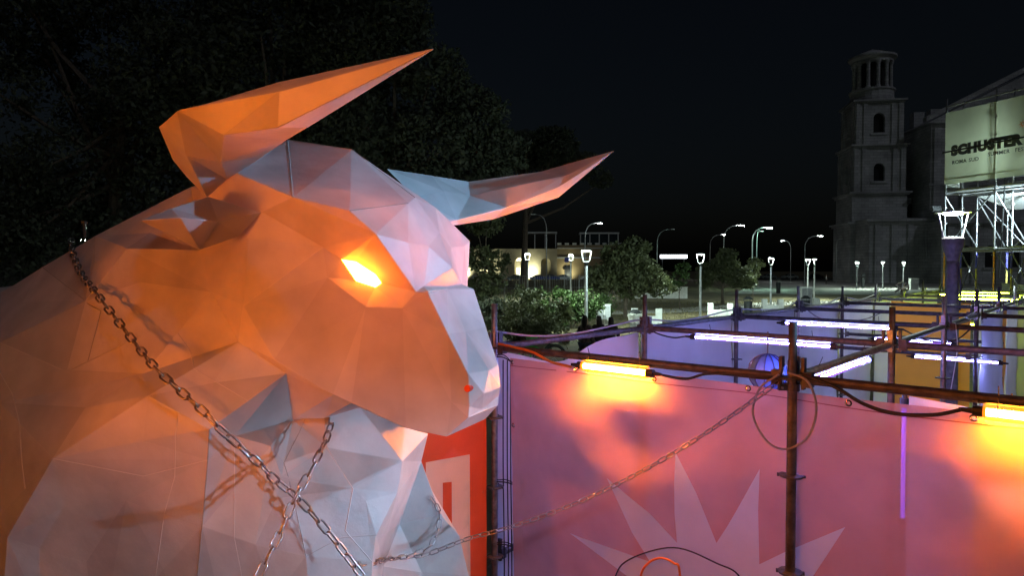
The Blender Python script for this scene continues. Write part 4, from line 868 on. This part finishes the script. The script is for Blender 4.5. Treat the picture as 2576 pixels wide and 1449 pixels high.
park_lamp('small lit lamp in front of the bell tower base', 49, 97)
park_lamp('small lamp seen edge-on in front of the church wall', 53.5, 98.5, 1, 1.5)
park_lamp('small lit lamp farthest right before the church wall', 57.6, 100.5)
park_lamp('small lit lamp before the floodlit building, right of the pine trunk', 1.5, 66, 1.15)
park_lamp('small lit lamp before the ochre facade', 6.2, 72, 1.15)
park_lamp('added tree light, unseen behind the bull head', -4.5, 34)  # this lamp and the next are added out of view to light the trees
park_lamp('added tree light, unseen behind the bull neck', -15, 36)
unseen_tree_lights = [('road light hidden behind the bull, first from the right', -7, 30), ('road light hidden behind the bull, second from the right', -19, 34)]  # added lamps out of view, there only to brighten the foliage
# thick rust-brown lamp standing in the maze
bl = empty('maze_lamp', 'large lit lamp on a thick rust-brown post rising out of the maze', 'street lamp', (7.45, 11.55, 0))
MB().lathe([(.16, 0), (.16, .02), (.115, .04), (.10, 3.0), (.09, 3.15)], n=18).build('pole', CORTEN, bl, True)
MB().lathe([(.09, 3.12), (.11, 3.22), (.165, 3.4), (.17, 3.50), (.15, 3.52)], n=20).build('socket', CORTEN, bl)
for sx in (-1, 1): MB().tube([(sx * .14, 0, 3.5), (sx * .165, 0, 3.53), (sx * .255, -.0, 3.93)], .013, 8).build('arm', LAMPM, bl)
MB().tube([(-.14, 0, 3.522), (.14, 0, 3.522)], .014, 8).build('crossbar', LAMPM, bl)
MB().lathe([(.10, 3.93), (.27, 3.935), (.27, 3.95), (.1, 3.975)], n=20).build('canopy', LAMPM, bl)
MB().lathe([(.14, 3.905), (.14, 3.926)], n=18).build('diffuser', emitter('maze_lamp_diffuser', (.86, 1., .93), 260), bl)
MB().tube([(.02, -.12, 3.1), (.06, -.13, 2.7), (.05, -.13, 2.3)], .014, 6).build('cable', RUBBER, bl)

# ------------------------------------------------------------------ tall road lights
def road_light(label, x, y, h, arm, lit=1, s=1., c=(.9, 1., .97), e=260):
    t = empty('road_light', label, 'street light', (x, y, 0), 0, 'tall arched road lights')
    pts = [(0, 0, 0), (0, 0, h * .55), (0, 0, h * .8), (arm * .06, 0, h * .87), (arm * .25, 0, h * .945), (arm * .55, 0, h * .985), (arm, 0, h)]
    MB().tube(pts, [.09 * s, .065 * s, .055 * s, .05 * s, .05 * s, .045 * s, .04 * s], 8).build('pole', LAMPM, t, True)
    sg = 1 if arm > 0 else -1
    MB().box((arm + sg * .35 * s, 0, h), (.6 * s, .3 * s, .12 * s)).build('lamp_head', LAMPM, t)
    if lit: MB().box((arm + sg * .35 * s, 0, h - .095 * s), (.5 * s, .3 * s, .06 * s)).build('diffuser', emitter('road_lamp_%s' % label[:14], c, e), t)
road_light('lit road light above the lamp on the tall grey pole', 9.6, 90, 9.0, 1.6)
road_light('unlit road light arching left in front of the pine', 4.8, 95, 10.5, -1.5, 0)
road_light('unlit road light arching right behind the park trees', 22.3, 105, 9.0, 2.0, 0)
road_light('lit road light right of the second lamp', 28.8, 93, 8.9, 2.1)
road_light('brightest greenish road light', 33.4, 95, 8.7, 1.9, 1, 1.3, (.5, 1., .75), 700)
road_light('lit road light left of the bell tower', 51, 119, 8.7, 2.4)
road_light('distant lit road light between the trees', 42, 145, 10.2, 2.6, 1, 1., (.9, 1., .97), 200)
road_light('distant lit road light before the bell tower', 62, 152, 9.2, -1.6, 1, 1., (.9, 1., .97), 200)
road_light('slim unlit pole beside the greenish road light', 35.1, 98, 8.3, .3, 0)
road_light('double bright light above the bull back ridge', -44, 68, 5.9, 1.1, 1, .9)
road_light('slim pole in front of the bell tower corner', 66.5, 140, 9.0, .4, 0)
for lb_, x_, y_ in unseen_tree_lights: road_light(lb_, x_, y_, 4.6, 1.2, 1, 1., (.9, 1., .92), 550)

# ------------------------------------------------------------------ white concrete benches
def bench(label, x, y, rz, w=1.5):
    t = empty('concrete_bench', label, 'bench', (x, y, 0), rz, 'white concrete benches')
    for sx in (-1, 1):
        mb = MB(); mb.prism([(-.30, 0), (.30, 0), (.20, .82), (-.16, .82)], (sx * (w / 2 - .16) - .16, 0, 0), (0, 1, 0), (0, 0, 1), (1, 0, 0), .34); mb.build('end_block', CONC, t)
    MB().box((0, 0, .2), (w - .66, .56, .40)).build('seat_block', CONC, t)
bench('white concrete bench nearest the camera, right of the park tree', 7.3, 37.0, R(-14), 1.62)
bench('white concrete bench under the second lamp', 13.0, 42.6, R(-14), 1.5)
bench('white concrete bench below the third lamp', 18.4, 48.2, R(-10), 1.4)
bench('white concrete bench partly behind the cabinet and bin', 22.3, 50.2, R(80), 1.2)
def cabinet(label, x, y, w, h, rz=0.):
    t = empty('utility_cabinet', label, 'cabinet', (x, y, 0), rz, 'grey utility cabinets'); MB().box((0, 0, h / 2 + .05), (w, .45, h)).build('housing', CONC, t); MB().box((0, 0, .05), (w + .06, .5, .1)).build('plinth', CONC, t)
    for sx in (-1, 1): d = MB().box((sx * w / 4, -.235, h / 2 + .05), (w / 2 - .05, .02, h - .12)).build('door', LAMPM, t); MB().box((sx * .04, -.255, h / 2), (.02, .02, .12)).build('handle', DARKM, d)
    MB().box((0, 0, h + .065), (w + .08, .53, .03)).build('top', CONC, t)
cabinet('pale utility cabinet behind the three people', 4.75, 35.5, .66, 1.05, .1)
cabinet('tall pale utility cabinet right of the third bench', 20.9, 48.6, .8, 1.6, .1)
cabinet('small pale utility cabinet in front of the church', 56.5, 96, 1.2, 1.5, .1)
def bin_(label, x, y, h=1., bag=False):
    t = empty('litter_bin', label, 'litter bin', (x, y, 0), random.uniform(0, 1), 'park litter bins')
    MB().lathe([(.2, 0), (.24, h * .05), (.28, h * .7), (.29, h * .72)], n=14).build('body', DARKM if not bag else GALV, t)
    MB().lathe([(.31, h * .82), (.31, h * .86), (.12, h)], n=14).build('lid', DARKM, t)
    for k in range(3): a = k * 2.09; MB().tube([(.26 * math.cos(a), .26 * math.sin(a), h * .7), (.28 * math.cos(a), .28 * math.sin(a), h * .84)], .015, 5).build('lid_support', DARKM, t)
    if bag:
        v = []; n = 18
        for q, (r, z) in enumerate(((.29, h * .35), (.33, h * .62), (.36, h * .74), (.30, h * .80))):
            for k in range(n): a = 2 * math.pi * k / n; rr = r * (1 + .08 * math.sin(5 * a + q)); v.append((rr * math.cos(a), rr * math.sin(a), z + .03 * math.sin(7 * a)))
        b = MB(); b.add(v, [(i * n + k, i * n + (k + 1) % n, (i + 1) * n + (k + 1) % n, (i + 1) * n + k) for i in range(3) for k in range(n)]); b.build('bag', mat('pale_plastic_bag', (.7, .7, .66), .3, trans=.4), t)
bin_('litter bin with pale bag behind the three people', 6.0, 33.2, 1.0, True)
bin_('dark litter bin at the lawn edge below the second tree', 15.3, 44.2, 1.2)
bin_('dark litter bin on the square near the third lamp', 32, 82, 1.9)
bin_('dark litter bin between cabinet and white bench', 19.9, 46.2, 1.15)
bin_('dark litter bin before the church wall', 54, 105, 2.2)
# low white wall beyond the lawn
tag(MB().box((14.8, 68, .55), (5.2, .4, 1.1), R(-6)).box((14.8, 68, 1.13), (5.3, .5, .06), R(-6)).build('low_wall', CONC), 'low pale wall at the end of the lawn behind the sapling', 'wall')
tag(MB().box((-62, 72, 2.4), (70, .6, 4.8), R(8)).box((-62, 72, 4.86), (70.4, .9, .12), R(8)).build('retaining_wall', mat('dark_old_stone', (.07, .07, .065), .9)), 'long dim wall at the far left above the bull back', 'wall')
# wire fence
fence = empty('wire_fence', 'tall thin wire fence below the floodlit building', 'fence', (0, 0, 0))
FA, FBp = V(-6, 58, 0), V(10, 62, 0)
for k in range(13): p = FA.lerp(FBp, k / 12); MB().tube([p, p + V(0, 0, 2.4)], .035, 6).build('post', LAMPM, fence)
for z in (.3, 1.3, 2.35): MB().tube([FA + V(0, 0, z), FBp + V(0, 0, z)], .014, 5).build('rail', LAMPM, fence)
for k in range(96): p = FA.lerp(FBp, (k + .5) / 96); MB().tube([p + V(0, 0, .2), p + V(0, 0, 2.3)], .009, 4, False).build('picket', LAMPM, fence)

# ------------------------------------------------------------------ parked cars along the far road
def make_car():
    t = empty('parked_car', '', 'car')
    prof = [(-2.1, .35), (-2.12, .75), (-1.95, .92), (-1.2, .98), (-.55, 1.42), (.75, 1.45), (1.45, 1.0), (2.0, .9), (2.1, .6), (2.08, .35)]
    mb = MB(); n = len(prof); v = []
    for y, ins in ((-.85, 0), (-.72, 1), (.72, 1), (.85, 0)):
        for x, z in prof: top = z > 1.2; yy = y * (.80 if top else 1) if abs(y) > .8 else y * (.86 if top else 1); v.append((x * (1 if not ins else 1.0), yy, z + (.03 if ins and z > .5 else 0)))
    f = [(r * n + k, r * n + (k + 1) % n, (r + 1) * n + (k + 1) % n, (r + 1) * n + k) for r in range(3) for k in range(n)] + [tuple(range(n)), tuple(range(4 * n - 1, 3 * n - 1, -1))]
    mb.add(v, f); mb.build('body', BLACK, t)
    g = MB()
    for sy in (-1, 1): g.add([(-1.05, sy * .845, 1.0), (-.5, sy * .70, 1.38), (.7, sy * .70, 1.40), (1.25, sy * .845, 1.02)], [(0, 1, 2, 3)])
    g.add([(-1.22, -.68, 1.02), (-1.22, .68, 1.02), (-.6, .58, 1.42), (-.6, -.58, 1.42)], [(0, 1, 2, 3)]); g.add([(1.47, -.68, 1.04), (1.47, .68, 1.04), (.8, .58, 1.45), (.8, -.58, 1.45)], [(0, 1, 2, 3)])
    g.build('windows', GLASS, t)
    for x in (-1.35, 1.3):
        for y in (-.8, .8): w = MB(); w.tube([(x, y - .1, .32), (x, y + .1, .32)], .32, 12); o = w.build('wheel', RUBBER, t); w = MB(); w.tube([(x, y - .11, .32), (x, y + .11, .32)], .18, 8); w.build('rim', GALV, o)
    for y in (-.6, .6): MB().box((-2.1, y, .72), (.06, .3, .14)).build('headlight', LAMPM, t); MB().box((2.08, y, .78), (.06, .25, .14)).build('tail_light', mat('red_lens', (.5, .02, .02), .3), t)
    return t
cars = [('white', (.75, .78, .8), 4.2), ('dark blue', (.03, .05, .28), 3.6), ('silver', (.5, .52, .55), 3.9), ('black', (.02, .02, .02), 3.2)]
CP = make_car(); cfirst = True
PAINT = {k: mat('car_paint_' + k.replace(' ', '_'), c, .3, .2, .02) for k, c, _ in cars}
def car(label, x, y, rz, col):
    global cfirst
    t = CP if cfirst else copy_tree(CP); cfirst = False
    t.location = (x, y, 0); t.rotation_euler = (0, 0, rz); t['label'] = label; t['group'] = 'cars parked along the far road'
    for o in t.children:
        if o.name.startswith('body'): o.data = o.data.copy(); o.data.materials[0] = PAINT[col]
for lab, x, col in (('black parked car below the left floodlit wall', -4.5, 'black'), ('dark parked car left of the pine trunk, second from left', .8, 'black'), ('dark blue parked car right of the pine trunk', 6.4, 'dark blue'), ('second dark blue parked car beside a silver one', 9.4, 'dark blue'), ('silver parked car below the arched opening', 12.2, 'silver'), ('white parked car in front of the ochre facade', 18.6, 'white'), ('black parked car right of the white one', 23.2, 'black')):
    car(lab, x, 164 + .05 * x, R(random.choice((0, 180)) + random.uniform(-3, 3)), col)
for k, (x, col, lab) in enumerate(((64, 'black', 'black car at left of the distant row past the square'), (70, 'silver', 'silver car in the distant row, right of the third lamp'), (76, 'white', 'white car in the distant row before the tower'), (83, 'black', 'black car at right of the distant row near the tower'))): car(lab, x, 183 + .05 * x, R(8), col)
car('dark car with bright blue-white headlights at the left edge', -43.5, 58.2, R(80), 'black')
hl = [o for o in bpy.data.objects if o.name.startswith('headlight')][-2:]
for o in hl: o.data = o.data.copy(); o.data.materials[0] = emitter('headlight_on', (.45, .6, 1.), 40)
# long lit canopy sign far away
sg = empty('lit_canopy', 'long white lit canopy far behind the trees', 'sign', (44, 186, 0))
MB().box((0, 0, 6.2), (7.2, .4, .9)).build('light_box', emitter('canopy_light', (.85, .93, 1.), 9), sg); MB().box((0, .4, 6.2), (7.6, .3, 1.2)).build('frame', DARKM, sg)
for x in (-3, 3): MB().tube([(x, .4, 0), (x, .4, 5.8)], .12, 8).build('post', DARKM, sg)
# blue parking sign near the lit building
ps = empty('road_sign', 'small blue road sign in front of the floodlit building', 'sign', (9.6, 120, 0)); MB().tube([(0, 0, 0), (0, 0, 4.4)], .04, 6).build('pole', LAMPM, ps); MB().box((0, -.06, 4.5), (.75, .03, .85)).build('plate', mat('sign_blue', (.05, .06, .5), .4), ps)

# ------------------------------------------------------------------ people
def person(label, loc, rz, h, coat, trous, hair, long_hair=True, lean=0.):
    t = empty('person', label, 'person', loc, rz); k = h / 1.7
    def skin(name, pts, edges, rad, m, root=0):
        me = bpy.data.meshes.new(name); me.from_pydata([(x * k, y * k, z * k) for x, y, z in pts], edges, []); me.materials.append(m); o = link(name, me, t)
        o.modifiers.new('skin', 'SKIN'); sv = me.skin_vertices[0].data
        for i, r in enumerate(rad): r = r if isinstance(r, tuple) else (r, r); sv[i].radius = (r[0] * k, r[1] * k)
        sv[root].use_root = True; o.modifiers['skin'].use_smooth_shade = True; s = o.modifiers.new('sub', 'SUBSURF'); s.levels = 1; s.render_levels = 1; return o
    P = [(0, 0, .95), (0, 0, 1.12), (0, 0, 1.32), (0, -.01, 1.44), (0, -.01, 1.50), (0, -.03, 1.58), (0, -.02, 1.66),
         (.1, 0, .90), (.11, -.02, .50), (.11, .02, .09), (.11, -.12, .03), (-.1, 0, .90), (-.11, .01, .50), (-.11, .03, .09), (-.11, -.11, .03),
         (.17, 0, 1.38), (.24, -.01, 1.12), (.2, -.16, .95), (.17, -.24, .95), (-.17, 0, 1.38), (-.24, 0, 1.12), (-.23, -.1, .88), (-.22, -.15, .82)]
    Ed = [(0, 1), (1, 2), (2, 3), (3, 4), (4, 5), (5, 6), (0, 7), (7, 8), (8, 9), (9, 10), (0, 11), (11, 12), (12, 13), (13, 14), (3, 15), (15, 16), (16, 17), (17, 18), (3, 19), (19, 20), (20, 21), (21, 22)]
    Rd = [(.14, .1), (.12, .09), (.15, .1), (.07, .06), .05, (.075, .09), (.06, .075), .085, .06, .04, .035, .085, .06, .04, .035, .055, .042, .034, .03, .055, .042, .034, .03]
    skin('body', P, Ed, Rd, mat('skin', (.42, .26, .19), .6))
    skin('coat', [P[i] for i in (0, 1, 2, 3, 15, 16, 17, 19, 20, 21)] + [(0, 0, .78)], [(10, 0), (0, 1), (1, 2), (2, 3), (3, 4), (4, 5), (5, 6), (3, 7), (7, 8), (8, 9)], [(.17, .13), (.155, .115), (.175, .125), (.085, .075), .072, .057, .045, .072, .057, .045, (.19, .14)], coat)
    skin('trousers', [P[0], P[7], P[8], P[9], P[11], P[12], P[13]], [(0, 1), (1, 2), (2, 3), (0, 4), (4, 5), (5, 6)], [(.15, .11), .095, .07, .055, .095, .07, .055], trous)
    hp = [(0, .0, 1.72), (0, .035, 1.64)] + ([(0, .06, 1.5), (0, .07, 1.34)] if long_hair else [])
    skin('hair', hp, [(i, i + 1) for i in range(len(hp) - 1)], [(.07, .08), (.095, .085)] + ([(.10, .05), (.08, .03)] if long_hair else []), hair)
    f = MB(); f.box((0, -.118 * k, 1.575 * k), (.025 * k, .03 * k, .035 * k))
    for sx in (-1, 1): f.box((sx * .03 * k, -.11 * k, 1.605 * k), (.02 * k, .012 * k, .01 * k))
    f.box((0, -.11 * k, 1.535 * k), (.04 * k, .012 * k, .01 * k)); f.build('face', mat('face_features', (.2, .09, .07), .6), t)
    return t
DK = mat('dark_wool', (.03, .022, .022), .9); DK2 = mat('dark_denim', (.03, .035, .05), .9); HR = mat('dark_hair', (.02, .013, .01), .5); PT = mat('patterned_coat', (.10, .07, .06), .9, 0, .7, 18)
person('long-haired person in dark patterned coat, left of the three', (2.0, 18.6, 0), R(140), 1.70, PT, DK2, HR)
person('person in dark coat in the middle of the three', (2.42, 19.1, 0), R(200), 1.66, DK, DK2, HR)
person('shorter person in dark coat, right of the three', (2.78, 19.2, 0), R(185), 1.62, DK, DK2, HR)
person('distant walker in pale shirt crossing the lit square', (58, 126, 0), R(60), 1.75, mat('pale_shirt', (.6, .55, .5), .8), DK, HR, False)

# ------------------------------------------------------------------ bicycles parked behind the corner
def bicycle(label, loc, rz, c):
    t = empty('bicycle', label, 'bicycle', loc, rz, 'bicycles parked beyond the corner')
    fm = mat('bike_paint_%d' % int(c[1] * 100), c, .3)
    for x in (-.52, .52):
        w = MB(); w.tube([(x + .33 * math.cos(a), 0, .34 + .33 * math.sin(a)) for a in [k * math.pi / 12 for k in range(25)]], .02, 6); o = w.build('wheel', RUBBER, t)
        s = MB()
        for k in range(8): a = k * math.pi / 4; s.tube([(x, 0, .34), (x + .32 * math.cos(a), 0, .34 + .32 * math.sin(a))], .003, 4)
        s.build('spokes', GALV, o)
    f = MB()
    for a, b in (((-.52, 0, .34), (-.1, 0, .32)), ((-.52, 0, .34), (-.18, 0, .78)), ((-.1, 0, .32), (-.2, 0, .86)), ((-.1, 0, .32), (.36, 0, .74)), ((-.18, 0, .76), (.34, 0, .84)), ((.33, 0, .92), (.52, 0, .34))): f.tube([a, b], .02, 6)
    f.build('frame', fm, t)
    h = MB(); h.tube([(.33, 0, .9), (.30, 0, 1.05)], .016, 6); h.tube([(.2, -.3, 1.1), (.3, -.22, 1.08), (.32, 0, 1.05), (.3, .22, 1.08), (.2, .3, 1.1)], .012, 6); h.build('handlebar', BLACK, t)
    s = MB(); s.box((-.22, 0, .9), (.26, .15, .05), taper=.7); s.build('saddle', BLACK, t)
    m = MB(); m.tube([(.52 + .38 * math.cos(a), 0, .34 + .38 * math.sin(a)) for a in [R(20 + 16 * k) for k in range(9)]], .03, 6); m.build('mudguard', fm, t)
    b = MB(); b.box((.52, 0, .92), (.26, .32, .22)); b.build('basket', fm, t)
bicycle('green bicycle leaning by the scaffold corner post', (.10, 19.6, 0), R(25), (.05, .45, .07))
bicycle('dark bicycle next to the green one', (.75, 20.2, 0), R(15), (.05, .06, .05))

# ------------------------------------------------------------------ blue ball lamp, cables and ties on the maze
bb = empty('blue_ball', 'ribbed blue ball hanging behind the front rail', 'ball', (1.86, 4.95, 2.24))
MB().lathe([(.02, .135)] + [(.135 * math.cos(a), .135 * math.sin(a)) for a in [R(75 - 15 * k) for k in range(11)]] + [(.02, -.135)], n=20).build('shell', mat('blue_plastic', (.10, .22, .75), .35), bb, True)
for k in range(6): a = k * math.pi / 6; MB().tube([(.138 * math.cos(a) * math.cos(q), .138 * math.sin(a) * math.cos(q), .138 * math.sin(q)) for q in [k2 * math.pi / 8 for k2 in range(17)]], .004, 4, False).build('rib', mat('dark_blue', (.03, .05, .2), .5), bb)
MB().tube([(0, 0, .13), (0, 0, .3)], .004, 4).build('cord', RUBBER, bb)
def cable(label, pts, r=.006, m=RUBBER, group='cables on the scaffold rails', n=8, cat='cable'): return tag(MB().tube(spline(pts, n), r, 6).build('cable', m, None, True), label, cat, group)
def rl(s, dz, off=0.): return G0 + EA * s + EB * off + V(0, 0, ZR + dz)
cable('black cable feeding the left end of the near orange tube', [rl(.06, .03, -.02), rl(.2, .02, -.03), rl(.38, .0, -.04), rl(.55, -.05, -.05), rl(.70, -.07, -.03)], .009, ORNC)
cable('black cable leaving the right end of the near orange tube', [rl(1.34, -.055, -.03), rl(1.5, -.06, -.04), rl(1.62, -.02, -.045), rl(1.78, -.005, -.035), rl(1.98, .0, -.03)], .008)
cable('large cable loop hanging from the main post rosette', [rl(2.02, .02, -.05), rl(1.93, -.06, -.07), rl(1.90, -.2, -.08), rl(1.98, -.33, -.08), rl(2.08, -.345, -.08), rl(2.18, -.26, -.08), rl(2.21, -.12, -.07), rl(2.16, .0, -.05), rl(2.06, .035, -.05)], .006, GREYC)
cable('thick cable drooping along the front rail right of the main post', [rl(2.12, .03, -.03), rl(2.28, -.01, -.05), rl(2.42, -.08, -.05), rl(2.55, -.105, -.05), rl(2.7, -.09, -.05), rl(2.80, -.055, -.04)], .009)
gcl = [rl(.02, .09, .02), G(0, .2, ZR + .03), G(0, .42, ZR + .005), G(0, .7, ZR + .03), G(0, .98, ZR + .06), G(0, 1.3, ZR + .01), G(0, 1.6, ZR + .02), G(0, 2, ZR + .06), G(0, 2.4, ZR + .02), G(0, 2.8, ZR + .0), G(0, 3, ZR + .07), G(0, 3.5, ZR - .02), G(0, 4, ZR + .07), G(0, 4.5, ZR), G(0, 5, ZR + .06)]
cable('long grey cable draped along the left row of rails', [p - EA * .01 + V(0, 0, .02) for p in gcl], .009, GREYC, n=6)
cable('black cable into the nearest violet tube', [G(0, 1, ZR + .02), G(.06, 1, ZR - .04), G(.14, 1, ZR - .07), G(.20, 1, ZR - .052)], .007)
cable('cable loops under the fourth cross rail', [G(.05, 3, ZR), G(.14, 3, ZR - .12), G(.28, 3, ZR - .16), G(.42, 3, ZR - .1), G(.5, 3, ZR - .02)], .008, GREYC)
cable('cable from the upper violet tube sagging to the middle post', [G(.83, 2, ZR - .05), G(.9, 2, ZR - .12), G(.97, 2, ZR - .16), G(1.05, 2, ZR - .12), G(1.1, 2, ZR - .02)], .008)
cable('grey cable wound round the middle row post', [G(1, 2, ZR + .06), G(1.03, 2.05, ZR + .02), G(1.08, 2.1, ZR + .05), G(1.05, 2.3, ZR + .06), G(1.02, 2.5, ZR + .03), G(1.02, 2.7, ZR + .05), G(1, 3, ZR + .04)], .010, GREYC)
cable('thin white cord hanging from the middle row', [G(1.06, 1.9, ZR + .04), G(1.07, 1.88, ZR - .2), G(1.05, 1.86, ZR - .6)], .004, CONC)
cable('coil of pale rope tied on a far rail', [G(0, 6, ZR + .1) + V(.12 * math.cos(k * 1.3), .12 * math.sin(k * 1.3), .06 * math.sin(k * 2.1) + .02 * k * .5) for k in range(14)], .014, GREYC)
cable('orange cable hanging in a loop low before the banner', [G0 + EA * s + EB * .005 + V(0, 0, z) for s, z in ((1.191, .9), (1.19, 1.138), (1.242, 1.243), (1.329, 1.299), (1.412, 1.292), (1.447, 1.251), (1.46, .9))], .007, ORNC)
cable('thin dark cable arching over the orange one before the banner', [G0 + EA * s + EB * .008 + V(0, 0, z) for s, z in ((.96, .8), (1.008, 1.083), (1.115, 1.231), (1.406, 1.382), (1.669, 1.366), (1.806, 1.324), (1.9, 1.1), (1.92, .8))], .0045)
for s, lab in ((-.012, 'left'), (.028, 'right'), (.06, 'middle')): cable('vertical black cable down the corner post gap, %s of the bundle' % lab, [G(0, 0, 2.35) + EA * (.06 + s) + EB * .04, G(0, 0, 1.6) + EA * (.055 + s) + EB * .045, G(0, 0, .9) + EA * (.07 + s) + EB * .04, G(0, 0, .05) + EA * (.06 + s) + EB * .045], .005, group='cables down the corner post')
def tie(label, a, b): return tag(MB().tube(spline([a, (Vector(a) + Vector(b)) / 2 + V(0, 0, .012), b], 4), .0045, 5).tube(spline([Vector(a) + V(0, 0, .012), (Vector(a) + Vector(b)) / 2 + V(0, 0, .03), b], 4), .0035, 5).build('bungee_tie', RUBBER), label, 'tie', 'elastic ties on the banners')
for z, lab in ((2.345, 'top'), (1.45, 'middle'), (1.0, 'bottom')): tie('black elastic tie from corner post to %s edge eyelet of sunburst banner' % lab, G(0, 0, z + .03) + EA * .02, G0 + EA * .155 + EB * (.032 + rip(.15, z)) + V(0, 0, z))
for z, lab in ((2.0, 'top'), (1.415, 'middle'), (.915, 'lower')): tie('tie from corner post to %s eyelet of lettered banner' % lab, G(0, 0, z + .01) - EA * .02, G0 - EA * .036 - EB * .075 + V(0, 0, z))
# clamp on the main post gathering the chain
cl = empty('clamp', 'steel clamp holding chain and cable on the main post', 'clamp', tuple(G(1, 0, ZR - .045)))
MB().lathe([(.030, -.02), (.036, -.018), (.036, .018), (.030, .02)], n=14).build('collar', RUST, cl); MB().box((-.05, -.01, 0), (.05, .02, .03)).build('jaw', RUST, cl); MB().tube([(-.06, -.03, 0), (-.06, .03, 0)], .006, 6).build('bolt', GALV, cl)
# bolt that fixes the heavy chain to the ridge
fx = empty('fixing_bolt', 'shiny bolt holding the chain end on the bull back ridge', 'bolt', tuple(rb + V(-.06, 0, .02)))
MB().tube([(0, 0, -.03), (0, 0, .05)], .008, 8).build('shank', CHAINM, fx); MB().lathe([(.018, .05), (.018, .062)], n=6).build('head', CHAINM, fx)

bu = empty('hanging_bulb', 'small bright bulb shining through the red banner at right', 'bulb', tuple(G0 + EA * 2.95 + EB * .28 + V(0, 0, 1.97)))
MB().lathe([(.003, -.016), (.012, -.011), (.016, 0), (.012, .011), (.006, .018)], n=12).build('globe', emitter('bulb_glow', (1., .95, .85), 60), bu, True)
MB().tube([(0, 0, .017), (0, 0, .04)], .008, 8).build('holder', BLACK, bu); MB().tube([(0, 0, .04), (0, 0, .46)], .003, 5).build('cord', RUBBER, bu)
